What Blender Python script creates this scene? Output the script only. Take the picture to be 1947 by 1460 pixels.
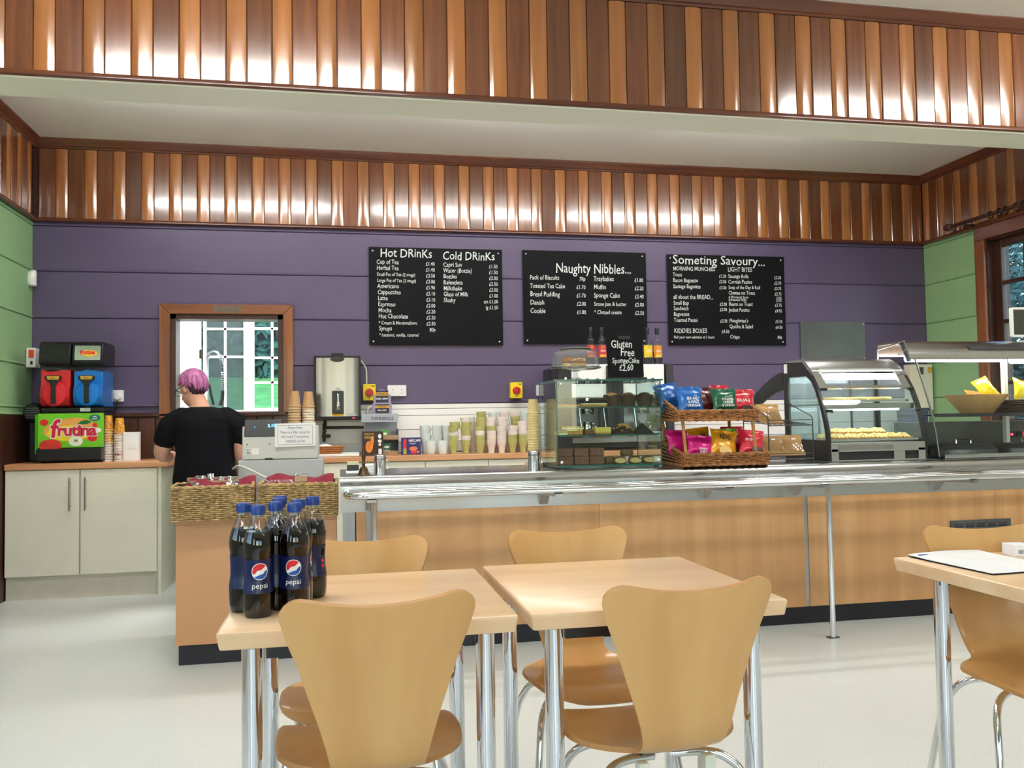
import bpy, math, random
from math import sin, cos, pi, radians, sqrt
from mathutils import Vector, Matrix

for o in list(bpy.data.objects):
    bpy.data.objects.remove(o)
SC = bpy.context.scene
COL = SC.collection
RND = random.Random(7)

# ------------------------------------------------------------------ camera
def camera():
    yaw, pit, rol = radians(11.25), radians(2.4), radians(-0.9)
    f = Vector((sin(yaw) * cos(pit), cos(yaw) * cos(pit), sin(pit)))
    r = Vector((cos(yaw), -sin(yaw), 0))
    u = r.cross(f)
    r2 = r * cos(rol) + u * sin(rol)
    u2 = -r * sin(rol) + u * cos(rol)
    cd = bpy.data.cameras.new('camera')
    cd.sensor_width = 36
    cd.lens = 1650 / 1947 * 36
    cd.clip_start = 0.05
    ob = bpy.data.objects.new('camera', cd)
    COL.objects.link(ob)
    m = Matrix((r2, u2, -f)).transposed().to_4x4()
    m.translation = Vector((0, 0, 1.14))
    ob.matrix_world = m
    SC.camera = ob
camera()

# ------------------------------------------------------------------ sky, exposure
W = bpy.data.worlds.new('world')
SC.world = W
W.use_nodes = True
_nt = W.node_tree
_nt.nodes.clear()
_out = _nt.nodes.new('ShaderNodeOutputWorld')
_bg = _nt.nodes.new('ShaderNodeBackground')
_sky = _nt.nodes.new('ShaderNodeTexSky')
_sky.sky_type = 'NISHITA'
_sky.sun_disc = False
_sky.sun_elevation = radians(38)
_sky.sun_rotation = radians(200)
_bg.inputs[1].default_value = 0.5
_nt.links.new(_sky.outputs[0], _bg.inputs[0])
_nt.links.new(_bg.outputs[0], _out.inputs[0])
SC.view_settings.view_transform = 'Standard'
SC.view_settings.look = 'None'
SC.view_settings.gamma = 1
SC.view_settings.use_curve_mapping = False
SC.view_settings.exposure = 0.8

# ------------------------------------------------------------------ helpers
def lin(c):
    c = c / 255.0
    return c / 12.92 if c <= 0.04045 else ((c + 0.055) / 1.055) ** 2.4
def rgb(r, g, b):
    return (lin(r), lin(g), lin(b), 1)

class MB:
    """collects shapes for one mesh"""
    def __init__(s):
        s.v = []; s.f = []; s.m = []
        s.mi = 0
    def add(s, vs, fs, M=None):
        n = len(s.v)
        if M is not None:
            vs = [M @ Vector(p) for p in vs]
        s.v += [tuple(p) for p in vs]
        s.f += [tuple(i + n for i in f) for f in fs]
        s.m += [s.mi] * len(fs)
        return s
    def box(s, x0, x1, y0, y1, z0, z1, M=None):
        vs = [(x0, y0, z0), (x1, y0, z0), (x1, y1, z0), (x0, y1, z0), (x0, y0, z1), (x1, y0, z1), (x1, y1, z1), (x0, y1, z1)]
        return s.add(vs, [(0, 3, 2, 1), (4, 5, 6, 7), (0, 1, 5, 4), (1, 2, 6, 5), (2, 3, 7, 6), (3, 0, 4, 7)], M)
    def prism(s, poly, y0, y1, M=None):
        """polygon in x,z extruded along y"""
        n = len(poly)
        vs = [(p[0], y0, p[1]) for p in poly] + [(p[0], y1, p[1]) for p in poly]
        fs = [tuple(range(n)), tuple(range(2 * n - 1, n - 1, -1))]
        for i in range(n):
            j = (i + 1) % n
            fs.append((i, i + n, j + n, j))
        return s.add(vs, fs, M)
    def prismx(s, poly, x0, x1, M=None):
        """polygon in y,z extruded along x"""
        n = len(poly)
        vs = [(x0, p[0], p[1]) for p in poly] + [(x1, p[0], p[1]) for p in poly]
        fs = [tuple(range(n - 1, -1, -1)), tuple(range(n, 2 * n))]
        for i in range(n):
            j = (i + 1) % n
            fs.append((i, j, j + n, i + n))
        return s.add(vs, fs, M)
    def prismz(s, poly, z0, z1, M=None):
        n = len(poly)
        vs = [(p[0], p[1], z0) for p in poly] + [(p[0], p[1], z1) for p in poly]
        fs = [tuple(range(n - 1, -1, -1)), tuple(range(n, 2 * n))]
        for i in range(n):
            j = (i + 1) % n
            fs.append((i, j, j + n, i + n))
        return s.add(vs, fs, M)
    def lathe(s, prof, n=20, c=(0, 0, 0), M=None, cap=True, sx=1, sy=1):
        """profile of (radius, z)"""
        vs = []; fs = []
        k = len(prof)
        for r, z in prof:
            for i in range(n):
                a = 2 * pi * i / n
                vs.append((c[0] + r * cos(a) * sx, c[1] + r * sin(a) * sy, c[2] + z))
        for j in range(k - 1):
            for i in range(n):
                i2 = (i + 1) % n
                fs.append((j * n + i, j * n + i2, (j + 1) * n + i2, (j + 1) * n + i))
        if cap:
            if prof[0][0] > 1e-5: fs.append(tuple(range(n - 1, -1, -1)))
            if prof[-1][0] > 1e-5: fs.append(tuple((k - 1) * n + i for i in range(n)))
        return s.add(vs, fs, M)
    def tube(s, path, r, n=8, closed=False, M=None, flat=1.0):
        P = [Vector(p) for p in path]
        k = len(P)
        R = r if isinstance(r, (list, tuple)) else [r] * k
        vs = []; fs = []
        up = None
        for i in range(k):
            if closed: t = P[(i + 1) % k] - P[i - 1]
            else: t = P[min(i + 1, k - 1)] - P[max(i - 1, 0)]
            t.normalize()
            if up is None:
                up = Vector((0, 0, 1)) if abs(t.z) < 0.9 else Vector((1, 0, 0))
            a = t.cross(up)
            if a.length < 1e-6: a = t.orthogonal()
            a.normalize()
            b = a.cross(t).normalized()
            up = b
            for j in range(n):
                w = 2 * pi * j / n
                vs.append(P[i] + a * (cos(w) * R[i]) + b * (sin(w) * R[i] * flat))
        for i in range(k if closed else k - 1):
            i2 = (i + 1) % k
            for j in range(n):
                j2 = (j + 1) % n
                fs.append((i * n + j, i2 * n + j, i2 * n + j2, i * n + j2))
        if not closed:
            fs.append(tuple(range(n)))
            fs.append(tuple((k - 1) * n + j for j in range(n - 1, -1, -1)))
        return s.add(vs, fs, M)
    def cyl(s, p0, p1, r, n=12, M=None):
        return s.tube([p0, p1], r, n, M=M)
    def grid(s, fn, nu, nv, M=None, wrapu=False):
        vs = []; fs = []
        for j in range(nv + 1):
            for i in range(nu if wrapu else nu + 1):
                vs.append(fn(i / nu, j / nv))
        w = nu if wrapu else nu + 1
        for j in range(nv):
            for i in range(nu):
                i2 = (i + 1) % w if wrapu else i + 1
                fs.append((j * w + i, j * w + i2, (j + 1) * w + i2, (j + 1) * w + i))
        return s.add(vs, fs, M)
    def ball(s, c, rx, ry=None, rz=None, n=14, k=8, M=None):
        ry = rx if ry is None else ry; rz = rx if rz is None else rz
        prof = [(sin(pi * j / k), -cos(pi * j / k)) for j in range(k + 1)]
        vs = []; fs = []
        for a, z in prof:
            for i in range(n):
                w = 2 * pi * i / n
                vs.append((c[0] + rx * a * cos(w), c[1] + ry * a * sin(w), c[2] + rz * z))
        for j in range(k):
            for i in range(n):
                i2 = (i + 1) % n
                fs.append((j * n + i, j * n + i2, (j + 1) * n + i2, (j + 1) * n + i))
        return s.add(vs, fs, M)
    def loft(s, secs, n=20, M=None):
        """sections (centre, vector a, vector b)"""
        vs = []; fs = []
        k = len(secs)
        for c, a, b in secs:
            c, a, b = Vector(c), Vector(a), Vector(b)
            for i in range(n):
                w = 2 * pi * i / n
                vs.append(c + a * cos(w) + b * sin(w))
        for j in range(k - 1):
            for i in range(n):
                i2 = (i + 1) % n
                fs.append((j * n + i, j * n + i2, (j + 1) * n + i2, (j + 1) * n + i))
        fs.append(tuple(range(n - 1, -1, -1)))
        fs.append(tuple((k - 1) * n + i for i in range(n)))
        return s.add(vs, fs, M)
    def xform(s, M):
        s.v = [tuple(M @ Vector(p)) for p in s.v]
        return s
    def mesh(s, name, mats, smooth=40):
        me = bpy.data.meshes.new(name)
        me.from_pydata(s.v, [], s.f)
        if not isinstance(mats, (list, tuple)): mats = [mats]
        for m in mats: me.materials.append(m)
        if len(mats) > 1:
            me.polygons.foreach_set('material_index', s.m)
        if smooth:
            me.polygons.foreach_set('use_smooth', [True] * len(me.polygons))
            me.set_sharp_from_angle(angle=radians(smooth))
        me.validate()
        me.update()
        return me
    def build(s, name, mats, parent=None, loc=(0, 0, 0), rz=0, smooth=40, bevel=0, seg=2, label=None):
        o = bpy.data.objects.new(name, s.mesh(name, mats, smooth))
        COL.objects.link(o)
        o.location = loc
        o.rotation_euler = (0, 0, rz)
        if parent is not None: o.parent = parent
        if bevel:
            b = o.modifiers.new('bevel', 'BEVEL')
            b.width = bevel; b.segments = seg; b.limit_method = 'ANGLE'; b.angle_limit = radians(40)
            b.harden_normals = True
        if label: o['label'] = label
        return o

def tag(o, label=None, cat=None, group=None, kind=None):
    if label: o['label'] = label
    if cat: o['category'] = cat
    if group: o['group'] = group
    if kind: o['kind'] = kind
    return o
def thing(name, label, cat, loc=(0, 0, 0), rz=0, group=None):
    o = bpy.data.objects.new(name, None)
    o.empty_display_size = 0.05
    COL.objects.link(o)
    o.location = loc
    o.rotation_euler = (0, 0, rz)
    return tag(o, label, cat, group)
def put(me, name, parent=None, loc=(0, 0, 0), rot=(0, 0, 0), scale=None):
    """an object on shared mesh data"""
    o = bpy.data.objects.new(name, me)
    COL.objects.link(o)
    o.location = loc
    o.rotation_euler = rot
    if scale: o.scale = scale
    if parent is not None: o.parent = parent
    return o
def struct(o):
    o['kind'] = 'structure'
    return o
def clone(o, parent=None, loc=None, rot=None, label=None):
    c = o.copy()
    COL.objects.link(c)
    if parent is not None: c.parent = parent
    if loc is not None: c.location = loc
    if rot is not None: c.rotation_euler = rot
    if label: c['label'] = label
    for ch in list(o.children):
        clone(ch, c)
    return c
def rrect(w, h, r, n=5, cx=0, cy=0):
    """rounded rectangle outline, anticlockwise"""
    out = []
    for qx, qy, a0 in ((w / 2 - r, h / 2 - r, 0), (-w / 2 + r, h / 2 - r, 90), (-w / 2 + r, -h / 2 + r, 180), (w / 2 - r, -h / 2 + r, 270)):
        for i in range(n + 1):
            a = radians(a0 + 90 * i / n)
            out.append((cx + qx + r * cos(a), cy + qy + r * sin(a)))
    return out
def TR(x=0, y=0, z=0, rx=0, ry=0, rz=0):
    return Matrix.Translation((x, y, z)) @ Matrix.Rotation(radians(rz), 4, 'Z') @ Matrix.Rotation(radians(ry), 4, 'Y') @ Matrix.Rotation(radians(rx), 4, 'X')
def spline(pts, n=6):
    """Catmull-Rom through points"""
    P = [Vector(p) for p in pts]
    P = [P[0] * 2 - P[1]] + P + [P[-1] * 2 - P[-2]]
    out = []
    for i in range(1, len(P) - 2):
        for k in range(n):
            t = k / n
            a, b, c, d = P[i - 1], P[i], P[i + 1], P[i + 2]
            out.append(0.5 * ((2 * b) + (c - a) * t + (2 * a - 5 * b + 4 * c - d) * t * t + (-a + 3 * b - 3 * c + d) * t ** 3))
    out.append(P[-2])
    return out

_tc = {}
def text(mb, s, size, M, bold=0.0, slant=0.0, sx=1.0, align='LEFT', depth=0.0, jitter=0.0):
    """lettering lying in the local x,z plane, facing -y, first baseline at the origin"""
    key = (s, bold, slant, align)
    if key not in _tc:
        cu = bpy.data.curves.new('t', 'FONT')
        cu.body = s; cu.size = 1; cu.offset = bold; cu.shear = slant; cu.align_x = align
        cu.resolution_u = 2
        ob = bpy.data.objects.new('t', cu)
        me = bpy.data.meshes.new_from_object(ob)
        vs = [tuple(v.co) for v in me.vertices]
        fs = [tuple(p.vertices) for p in me.polygons]
        bpy.data.objects.remove(ob); bpy.data.curves.remove(cu); bpy.data.meshes.remove(me)
        _tc[key] = (vs, fs)
    vs, fs = _tc[key]
    mb.add([(x * size * sx, 0, y * size + (sin(x * 3.1 + len(s)) * jitter * size)) for x, y, z in vs], fs, M)
    return mb

# ------------------------------------------------------------------ materials
def mat(name, col, rough=0.5, metal=0.0, var=0.06, scale=8.0, stretch=(1, 1, 1), bump=0.0, bscale=60.0,
        coat=0.0, emit=None, estr=0.0, spec=0.5, rvar=0.0, trans=0.0, sss=0.0, objrand=0.0, col2=None, detail=4.0):
    m = bpy.data.materials.new(name)
    m.use_nodes = True
    nt = m.node_tree
    b = nt.nodes['Principled BSDF']
    L = nt.links.new
    tc = nt.nodes.new('ShaderNodeTexCoord')
    mp = nt.nodes.new('ShaderNodeMapping')
    mp.inputs['Scale'].default_value = stretch
    L(tc.outputs['Object'], mp.inputs['Vector'])
    oi = nt.nodes.new('ShaderNodeObjectInfo')
    if objrand:
        va = nt.nodes.new('ShaderNodeVectorMath'); va.operation = 'SCALE'
        va.inputs[0].default_value = (7.3, 3.1, 5.7)
        L(oi.outputs['Random'], va.inputs['Scale'])
        L(va.outputs[0], mp.inputs['Location'])
    nz = nt.nodes.new('ShaderNodeTexNoise')
    nz.inputs['Scale'].default_value = scale
    nz.inputs['Detail'].default_value = detail
    L(mp.outputs[0], nz.inputs['Vector'])
    cr = nt.nodes.new('ShaderNodeValToRGB')
    c = col
    c2 = col2 or col
    cr.color_ramp.elements[0].position = 0.3
    cr.color_ramp.elements[1].position = 0.7
    cr.color_ramp.elements[0].color = (c[0] * (1 - var), c[1] * (1 - var), c[2] * (1 - var), 1)
    cr.color_ramp.elements[1].color = (min(1, c2[0] * (1 + var)), min(1, c2[1] * (1 + var)), min(1, c2[2] * (1 + var)), 1)
    L(nz.outputs[0], cr.inputs[0])
    last = cr.outputs[0]
    if objrand:
        hs = nt.nodes.new('ShaderNodeHueSaturation')
        mr = nt.nodes.new('ShaderNodeMapRange')
        mr.inputs['To Min'].default_value = 1 - objrand
        mr.inputs['To Max'].default_value = 1 + objrand
        L(oi.outputs['Random'], mr.inputs['Value'])
        L(mr.outputs[0], hs.inputs['Value'])
        L(last, hs.inputs['Color'])
        last = hs.outputs[0]
    L(last, b.inputs['Base Color'])
    b.inputs['Roughness'].default_value = rough
    b.inputs['Metallic'].default_value = metal
    b.inputs['Coat Weight'].default_value = coat
    b.inputs['Coat Roughness'].default_value = 0.11
    b.inputs['Coat IOR'].default_value = 1.6
    b.inputs['Specular IOR Level'].default_value = spec
    b.inputs['Transmission Weight'].default_value = trans
    if sss:
        b.inputs['Subsurface Weight'].default_value = sss
        b.inputs['Subsurface Radius'].default_value = (0.01, 0.004, 0.002)
    if rvar:
        mr2 = nt.nodes.new('ShaderNodeMapRange')
        mr2.inputs['To Min'].default_value = max(0.02, rough - rvar)
        mr2.inputs['To Max'].default_value = rough + rvar
        L(nz.outputs[0], mr2.inputs['Value'])
        L(mr2.outputs[0], b.inputs['Roughness'])
    if bump:
        n2 = nt.nodes.new('ShaderNodeTexNoise')
        n2.inputs['Scale'].default_value = bscale
        L(mp.outputs[0], n2.inputs['Vector'])
        bp = nt.nodes.new('ShaderNodeBump')
        bp.inputs['Strength'].default_value = bump
        bp.inputs['Distance'].default_value = 0.004
        L(n2.outputs[0], bp.inputs['Height'])
        L(bp.outputs[0], b.inputs['Normal'])
    if emit:
        b.inputs['Emission Color'].default_value = emit
        b.inputs['Emission Strength'].default_value = estr
    return m

def glass(name, tint=(0.93, 0.97, 0.96), refl=1.0, rough=0.0, haze=0.0):
    """thin sheet glass: Fresnel reflection over clear transmission"""
    m = bpy.data.materials.new(name)
    m.use_nodes = True
    nt = m.node_tree
    nt.nodes.clear()
    L = nt.links.new
    out = nt.nodes.new('ShaderNodeOutputMaterial')
    tr = nt.nodes.new('ShaderNodeBsdfTransparent')
    nz = nt.nodes.new('ShaderNodeTexNoise')
    nz.inputs['Scale'].default_value = 6
    cr = nt.nodes.new('ShaderNodeValToRGB')
    cr.color_ramp.elements[0].color = (tint[0] * .97, tint[1] * .97, tint[2] * .97, 1)
    cr.color_ramp.elements[1].color = (*tint, 1)
    L(nz.outputs[0], cr.inputs[0]); L(cr.outputs[0], tr.inputs[0])
    gl = nt.nodes.new('ShaderNodeBsdfGlossy')
    gl.inputs['Roughness'].default_value = rough
    ge = nt.nodes.new('ShaderNodeNewGeometry')
    dp = nt.nodes.new('ShaderNodeVectorMath'); dp.operation = 'DOT_PRODUCT'
    L(ge.outputs['Normal'], dp.inputs[0]); L(ge.outputs['Incoming'], dp.inputs[1])
    def mth(op, a, b=None):
        n = nt.nodes.new('ShaderNodeMath'); n.operation = op
        for i, x in enumerate((a, b)):
            if x is None: continue
            if isinstance(x, (int, float)): n.inputs[i].default_value = x
            else: L(x, n.inputs[i])
        return n
    ab = mth('ABSOLUTE', dp.outputs['Value'])
    pw5 = mth('POWER', mth('SUBTRACT', 1.0, ab.outputs[0]).outputs[0], 5.0)
    sch = mth('ADD', mth('MULTIPLY', pw5.outputs[0], 0.96).outputs[0], 0.04)
    mu = mth('MULTIPLY', sch.outputs[0], refl)
    mu.use_clamp = True
    mx = nt.nodes.new('ShaderNodeMixShader')
    L(mu.outputs[0], mx.inputs[0]); L(tr.outputs[0], mx.inputs[1]); L(gl.outputs[0], mx.inputs[2])
    last = mx.outputs[0]
    if haze:
        df = nt.nodes.new('ShaderNodeBsdfDiffuse')
        df.inputs[0].default_value = (0.8, 0.85, 0.85, 1)
        tl = nt.nodes.new('ShaderNodeBsdfTranslucent')
        tl.inputs[0].default_value = (0.8, 0.85, 0.85, 1)
        m0 = nt.nodes.new('ShaderNodeMixShader'); m0.inputs[0].default_value = 0.6
        L(df.outputs[0], m0.inputs[1]); L(tl.outputs[0], m0.inputs[2])
        m2 = nt.nodes.new('ShaderNodeMixShader'); m2.inputs[0].default_value = haze
        L(last, m2.inputs[1]); L(m0.outputs[0], m2.inputs[2])
        last = m2.outputs[0]
    L(last, out.inputs[0])
    return m

def woodgrain(name, c1, c2, rough=0.3, coat=0.3, axis='z', scale=5.0, objrand=0.0, fine=0.35, bump=0.03, along=0.06):
    st = {'x': (along, 1, 1), 'y': (1, along, 1), 'z': (1, 1, along)}[axis]
    m = mat(name, c1, rough, coat=coat, var=0.0, scale=scale * 6, stretch=st, objrand=objrand, col2=c2, detail=7, bump=bump, bscale=scale * 40, rvar=0.05)
    cr = [n for n in m.node_tree.nodes if n.type == 'VALTORGB'][0]
    cr.color_ramp.elements[0].position = 0.5 - fine / 2
    cr.color_ramp.elements[1].position = 0.5 + fine / 2
    return m

m_purple = mat('purple_paint', rgb(94, 82, 116), 0.42, var=0.05, scale=2.0, bump=0.12, bscale=25)
m_green = mat('green_paint', rgb(148, 188, 138), 0.55, var=0.05, scale=2.0, bump=0.1, bscale=30)
m_ceil = mat('ceiling_paint', rgb(240, 236, 226), 0.8, var=0.02, scale=1.5)
m_beamcream = mat('cream_gloss_paint', rgb(242, 240, 222), 0.4, var=0.02, scale=1.5)
m_dark = woodgrain('dark_panel_wood', rgb(92, 46, 24), rgb(134, 76, 40), 0.2, 1.0, objrand=0.34, fine=0.6, scale=5, bump=0)
m_light = woodgrain('honey_panel_wood', rgb(148, 88, 42), rgb(184, 119, 62), 0.2, 1.0, objrand=0.16, fine=0.6, scale=4, bump=0)
m_trimwood = woodgrain('brown_trim_wood', rgb(86, 42, 24), rgb(116, 60, 34), 0.3, 0.4, axis='x', scale=4)
m_trimwoody = woodgrain('brown_trim_wood_side', rgb(86, 42, 24), rgb(116, 60, 34), 0.3, 0.4, axis='y', scale=4)
m_framewood = woodgrain('hatch_frame_wood', rgb(120, 66, 36), rgb(152, 90, 50), 0.4, 0.2, axis='z', scale=4)
m_framewoodx = woodgrain('hatch_frame_wood_head', rgb(120, 66, 36), rgb(152, 90, 50), 0.4, 0.2, axis='x', scale=4)
m_darkframe = woodgrain('dark_lining_wood', rgb(54, 28, 20), rgb(74, 38, 26), 0.45, 0.1, scale=4)
m_dado = woodgrain('dado_wood', rgb(56, 28, 18), rgb(84, 44, 28), 0.4, 0.2, objrand=0.25, scale=4)
m_white = mat('white_paint', rgb(238, 238, 234), 0.5, var=0.02)
m_gloss = mat('white_gloss', rgb(240, 240, 238), 0.25, var=0.02)
m_chrome = mat('chrome', (0.75, 0.76, 0.78, 1), 0.07, 1.0, var=0.03)
m_steel = mat('brushed_steel', (0.56, 0.57, 0.58, 1), 0.25, 1.0, var=0.025, scale=5, stretch=(0.02, 3, 8), rvar=0.03)
m_steelv = mat('brushed_steel_upright', (0.42, 0.42, 0.42, 1), 0.3, 1.0, var=0.08, scale=5, stretch=(6, 6, 0.05), rvar=0.06)
m_darksteel = mat('dull_dark_steel', (0.16, 0.165, 0.17, 1), 0.4, 0.9, var=0.12, scale=6)
m_black = mat('black_plastic', (0.012, 0.012, 0.014, 1), 0.35, var=0.1)
m_blackmat = mat('black_laminate', (0.014, 0.013, 0.02, 1), 0.5, var=0.1)
m_beechpanel = woodgrain('beech_laminate_upright', rgb(186, 132, 82), rgb(216, 168, 116), 0.45, 0.0, axis='z', scale=2.6, fine=0.7, bump=0.0, along=0.035, objrand=0.03)
m_beechplain = mat('beech_laminate_plain', rgb(204, 152, 106), 0.45, var=0.03, scale=6, stretch=(1, 1, .1))
m_beechtop = woodgrain('beech_worktop', rgb(196, 134, 90), rgb(222, 164, 118), 0.35, 0.1, axis='x', scale=3)
m_tabletop = woodgrain('beech_table_laminate', rgb(222, 178, 130), rgb(248, 214, 172), 0.32, 0.1, axis='x', scale=1.4, fine=0.5, bump=0.0, along=0.16)
m_ply = woodgrain('chair_plywood', rgb(210, 158, 94), rgb(224, 174, 110), 0.3, 0.25, axis='z', scale=1.6, bump=0.0, along=0.05)
m_plyedge = mat('plywood_edge', rgb(192, 138, 80), 0.5)
m_cabwhite = mat('cream_cabinet', rgb(232, 226, 208), 0.45, var=0.02)
m_cabside = mat('pale_cabinet_side', rgb(222, 224, 202), 0.35, var=0.02)
m_clear = glass('clear_glass')
m_greenglass = glass('green_tinted_glass', (0.90, 0.965, 0.95))
m_glassedge = mat('glass_edge', rgb(40, 92, 84), 0.15, var=0.1)
m_plastic = glass('clear_plastic', (0.95, 0.96, 0.97), 0.8)
m_cellophane = glass('cellophane', (0.9, 0.9, 0.88), 2.2, 0.05)
m_frost = glass('dusty_glass', (0.46, 0.53, 0.50), 1.0, 0.0, haze=0.12)
m_red = mat('red_plastic', rgb(200, 26, 40), 0.3)
m_yellow = mat('yellow_plastic', rgb(248, 218, 24), 0.4)
m_chalk = mat('chalk_ink', rgb(225, 232, 232), 0.8, var=0.12, scale=90)
m_board = mat('black_chalkboard', (0.006, 0.006, 0.009, 1), 0.5, var=0.2, scale=3, spec=0.13)
m_ink = mat('black_ink', (0.02, 0.02, 0.025, 1), 0.6)
m_paper = mat('white_paper', rgb(244, 244, 246), 0.7, var=0.02)
m_brass = mat('aged_brass', rgb(92, 74, 52), 0.4, 1.0, var=0.2, scale=30)
m_gold = mat('gold_print', rgb(206, 160, 60), 0.5)
m_kraft = mat('kraft_paper', rgb(190, 150, 106), 0.75, var=0.05, scale=40)
m_brownbag = mat('brown_paper_bag', rgb(182, 142, 92), 0.75, var=0.08, scale=20, bump=0.3, bscale=30)
m_socket = mat('white_socket', rgb(236, 236, 240), 0.3, var=0.01)
m_ledred = mat('red_indicator', rgb(255, 20, 40), 0.4, emit=(1, 0.02, 0.06, 1), estr=4)

def floor_mat():
    m = mat('speckled_lino', rgb(224, 228, 225), 0.3, var=0.015, scale=1.2, rvar=0.05)
    nt = m.node_tree
    b = nt.nodes['Principled BSDF']
    vo = nt.nodes.new('ShaderNodeTexNoise'); vo.inputs['Scale'].default_value = 260; vo.inputs['Detail'].default_value = 2
    tc = nt.nodes.new('ShaderNodeTexCoord')
    nt.links.new(tc.outputs['Object'], vo.inputs['Vector'])
    cr = nt.nodes.new('ShaderNodeValToRGB')
    cr.color_ramp.elements[0].position = 0.34; cr.color_ramp.elements[0].color = (0.72, 0.72, 0.70, 1)
    cr.color_ramp.elements[1].position = 0.48; cr.color_ramp.elements[1].color = (1, 1, 1, 1)
    nt.links.new(vo.outputs[0], cr.inputs[0])
    mx = nt.nodes.new('ShaderNodeMix'); mx.data_type = 'RGBA'; mx.blend_type = 'MULTIPLY'
    mx.inputs[0].default_value = 1
    old = b.inputs['Base Color'].links[0].from_socket
    nt.links.new(old, mx.inputs[6]); nt.links.new(cr.outputs[0], mx.inputs[7])
    nt.links.new(mx.outputs[2], b.inputs['Base Color'])
    return m
m_floor = floor_mat()
# ------------------------------------------------------------------ room shell
XL, XR, YB, ZC, ZW = -2.19, 5.14, 6.85, 3.26, 2.66
YBM, YBM2 = 4.0, 4.28          # beam front and back
YF = -4.2                      # far end of the hall behind the camera
struct(MB().box(-2.4, 5.4, YF - .2, 9.4, -.12, 0).build('floor', m_floor))
struct(MB().box(XL - .2, XR + .2, YF - .2, YBM2, ZC, ZC + .12).build('ceiling', m_ceil))
struct(MB().box(XL - .2, XR + .2, YBM2, YB + .15, ZC, ZC + .12).build('ceiling', m_ceil))

# back wall with the serving hatch
HX0, HX1, HZ0, HZ1 = -1.235, -0.425, 1.235, 1.975
mb = MB()
mb.box(XL - .2, HX0, YB + .02, YB + .15, 0, ZC); mb.box(HX1, XR + .2, YB + .02, YB + .15, 0, ZC)
mb.box(HX0, HX1, YB + .02, YB + .15, 0, HZ0); mb.box(HX0, HX1, YB + .02, YB + .15, HZ1, ZC)
wall_back = struct(mb.build('wall_back', m_purple))

def lap(w, h, t=.018):
    """horizontal wall board with a bead along its lower edge; x centred, back at y=0, faces -y"""
    b = .012
    pr = [(0, 0), (-t - .004, .001), (-t - .008, .005), (-t - .008, .011), (-t - .004, .0155), (-t, .017), (-t, h - .004), (-t + .006, h), (0, h)]
    return MB().prismx(pr, -w / 2, w / 2)
ZL = [1.283, 1.585, 1.94, 2.285, 2.62]
def lapwall(wall, mat_, spans, M):
    """spans: list of (x0,x1,z0,z1) along the wall"""
    for x0, x1, z0, z1 in spans:
        mb = lap(x1 - x0, z1 - z0)
        o = mb.build('wall_board', mat_, wall)
        o.matrix_local = M @ Matrix.Translation(((x0 + x1) / 2, 0, z0))
sp = []
for i in range(4):
    z0, z1 = ZL[i], ZL[i + 1]
    if z1 <= 2.0:
        sp += [(XL, HX0 - .075, z0, z1), (HX1 + .075, XR, z0, z1)]
    elif z0 < 2.05:
        sp += [(XL, HX0 - .075, z0, z1), (HX1 + .075, XR, z0, z1), (HX0 - .075, HX1 + .075, 2.05, z1)]
    else:
        sp += [(XL, XR, z0, z1)]
sp += [(XL, XR, 2.62, 2.655)]
lapwall(wall_back, m_purple, sp, TR(0, YB + .02, 0))

# side walls
m_hall = mat('hall_wall_paint', rgb(176, 172, 158), .6, var=.03, scale=2)
def side_wall(name, x0, x1, wins):
    mb = MB()
    ys = [YF - .2]
    for a, b, z0, z1 in wins:
        mb.box(x0, x1, ys[-1], a, 0, ZC)
        mb.box(x0, x1, a, b, 0, z0); mb.box(x0, x1, a, b, z1, ZC)
        ys.append(b)
    mb.box(x0, x1, ys[-1], YB + .15, 0, ZC)
    return struct(mb.build(name, m_hall))
WINR = (4.75, 6.09, 1.0, 2.54)
wall_left = side_wall('wall_left', XL - .2, XL - .02, [(-3.2, -1.4, 1.0, 2.5), (.2, 2.2, 1.0, 2.5)])
wall_right = side_wall('wall_right', XR + .02, XR + .2, [WINR])
lapwall(wall_left, m_green, [(4.4, YB + .002, ZL[i], ZL[i + 1]) for i in range(4)] + [(4.4, YB + .002, 2.62, 2.655), (4.4, YB + .002, 1.231, 1.283)], TR(XL - .02, 0, 0, rz=90))
MR = TR(XR + .02, 0, 0, rz=-90)
lapwall(wall_right, m_green, [(-YB, -6.21, ZL[i], min(ZL[i + 1], 2.655)) for i in range(4)] + [(-YB, -6.21, 2.62, 2.655), (-YB, -6.21, .95, 1.28)], MR)
mb = MB()
mb.box(XL - .2, XR + .2, YF - .2, YF, 0, .9); mb.box(XL - .2, XR + .2, YF - .2, YF, 2.6, ZC)
for a, b in ((XL - .2, -1.2), (.9, 1.6), (3.7, XR + .2)): mb.box(a, b, YF - .2, YF, .9, 2.6)
struct(mb.build('wall_front', m_hall))

# beam across the counter opening
struct(MB().box(XL - .02, XR + .02, YBM + .03, YBM2, ZW, ZC).build('trim_1', m_beamcream))
mb = MB()
mb.prismx([(YBM - .006, ZW + .006), (YBM - .012, ZW - .004), (YBM - .004, ZW - .018), (YBM + .01, ZW - .02), (YBM + .03, ZW - .01), (YBM + .03, ZW + .006)], XL - .02, XR + .02)
struct(mb.build('trim_2', m_beamcream))

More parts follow.
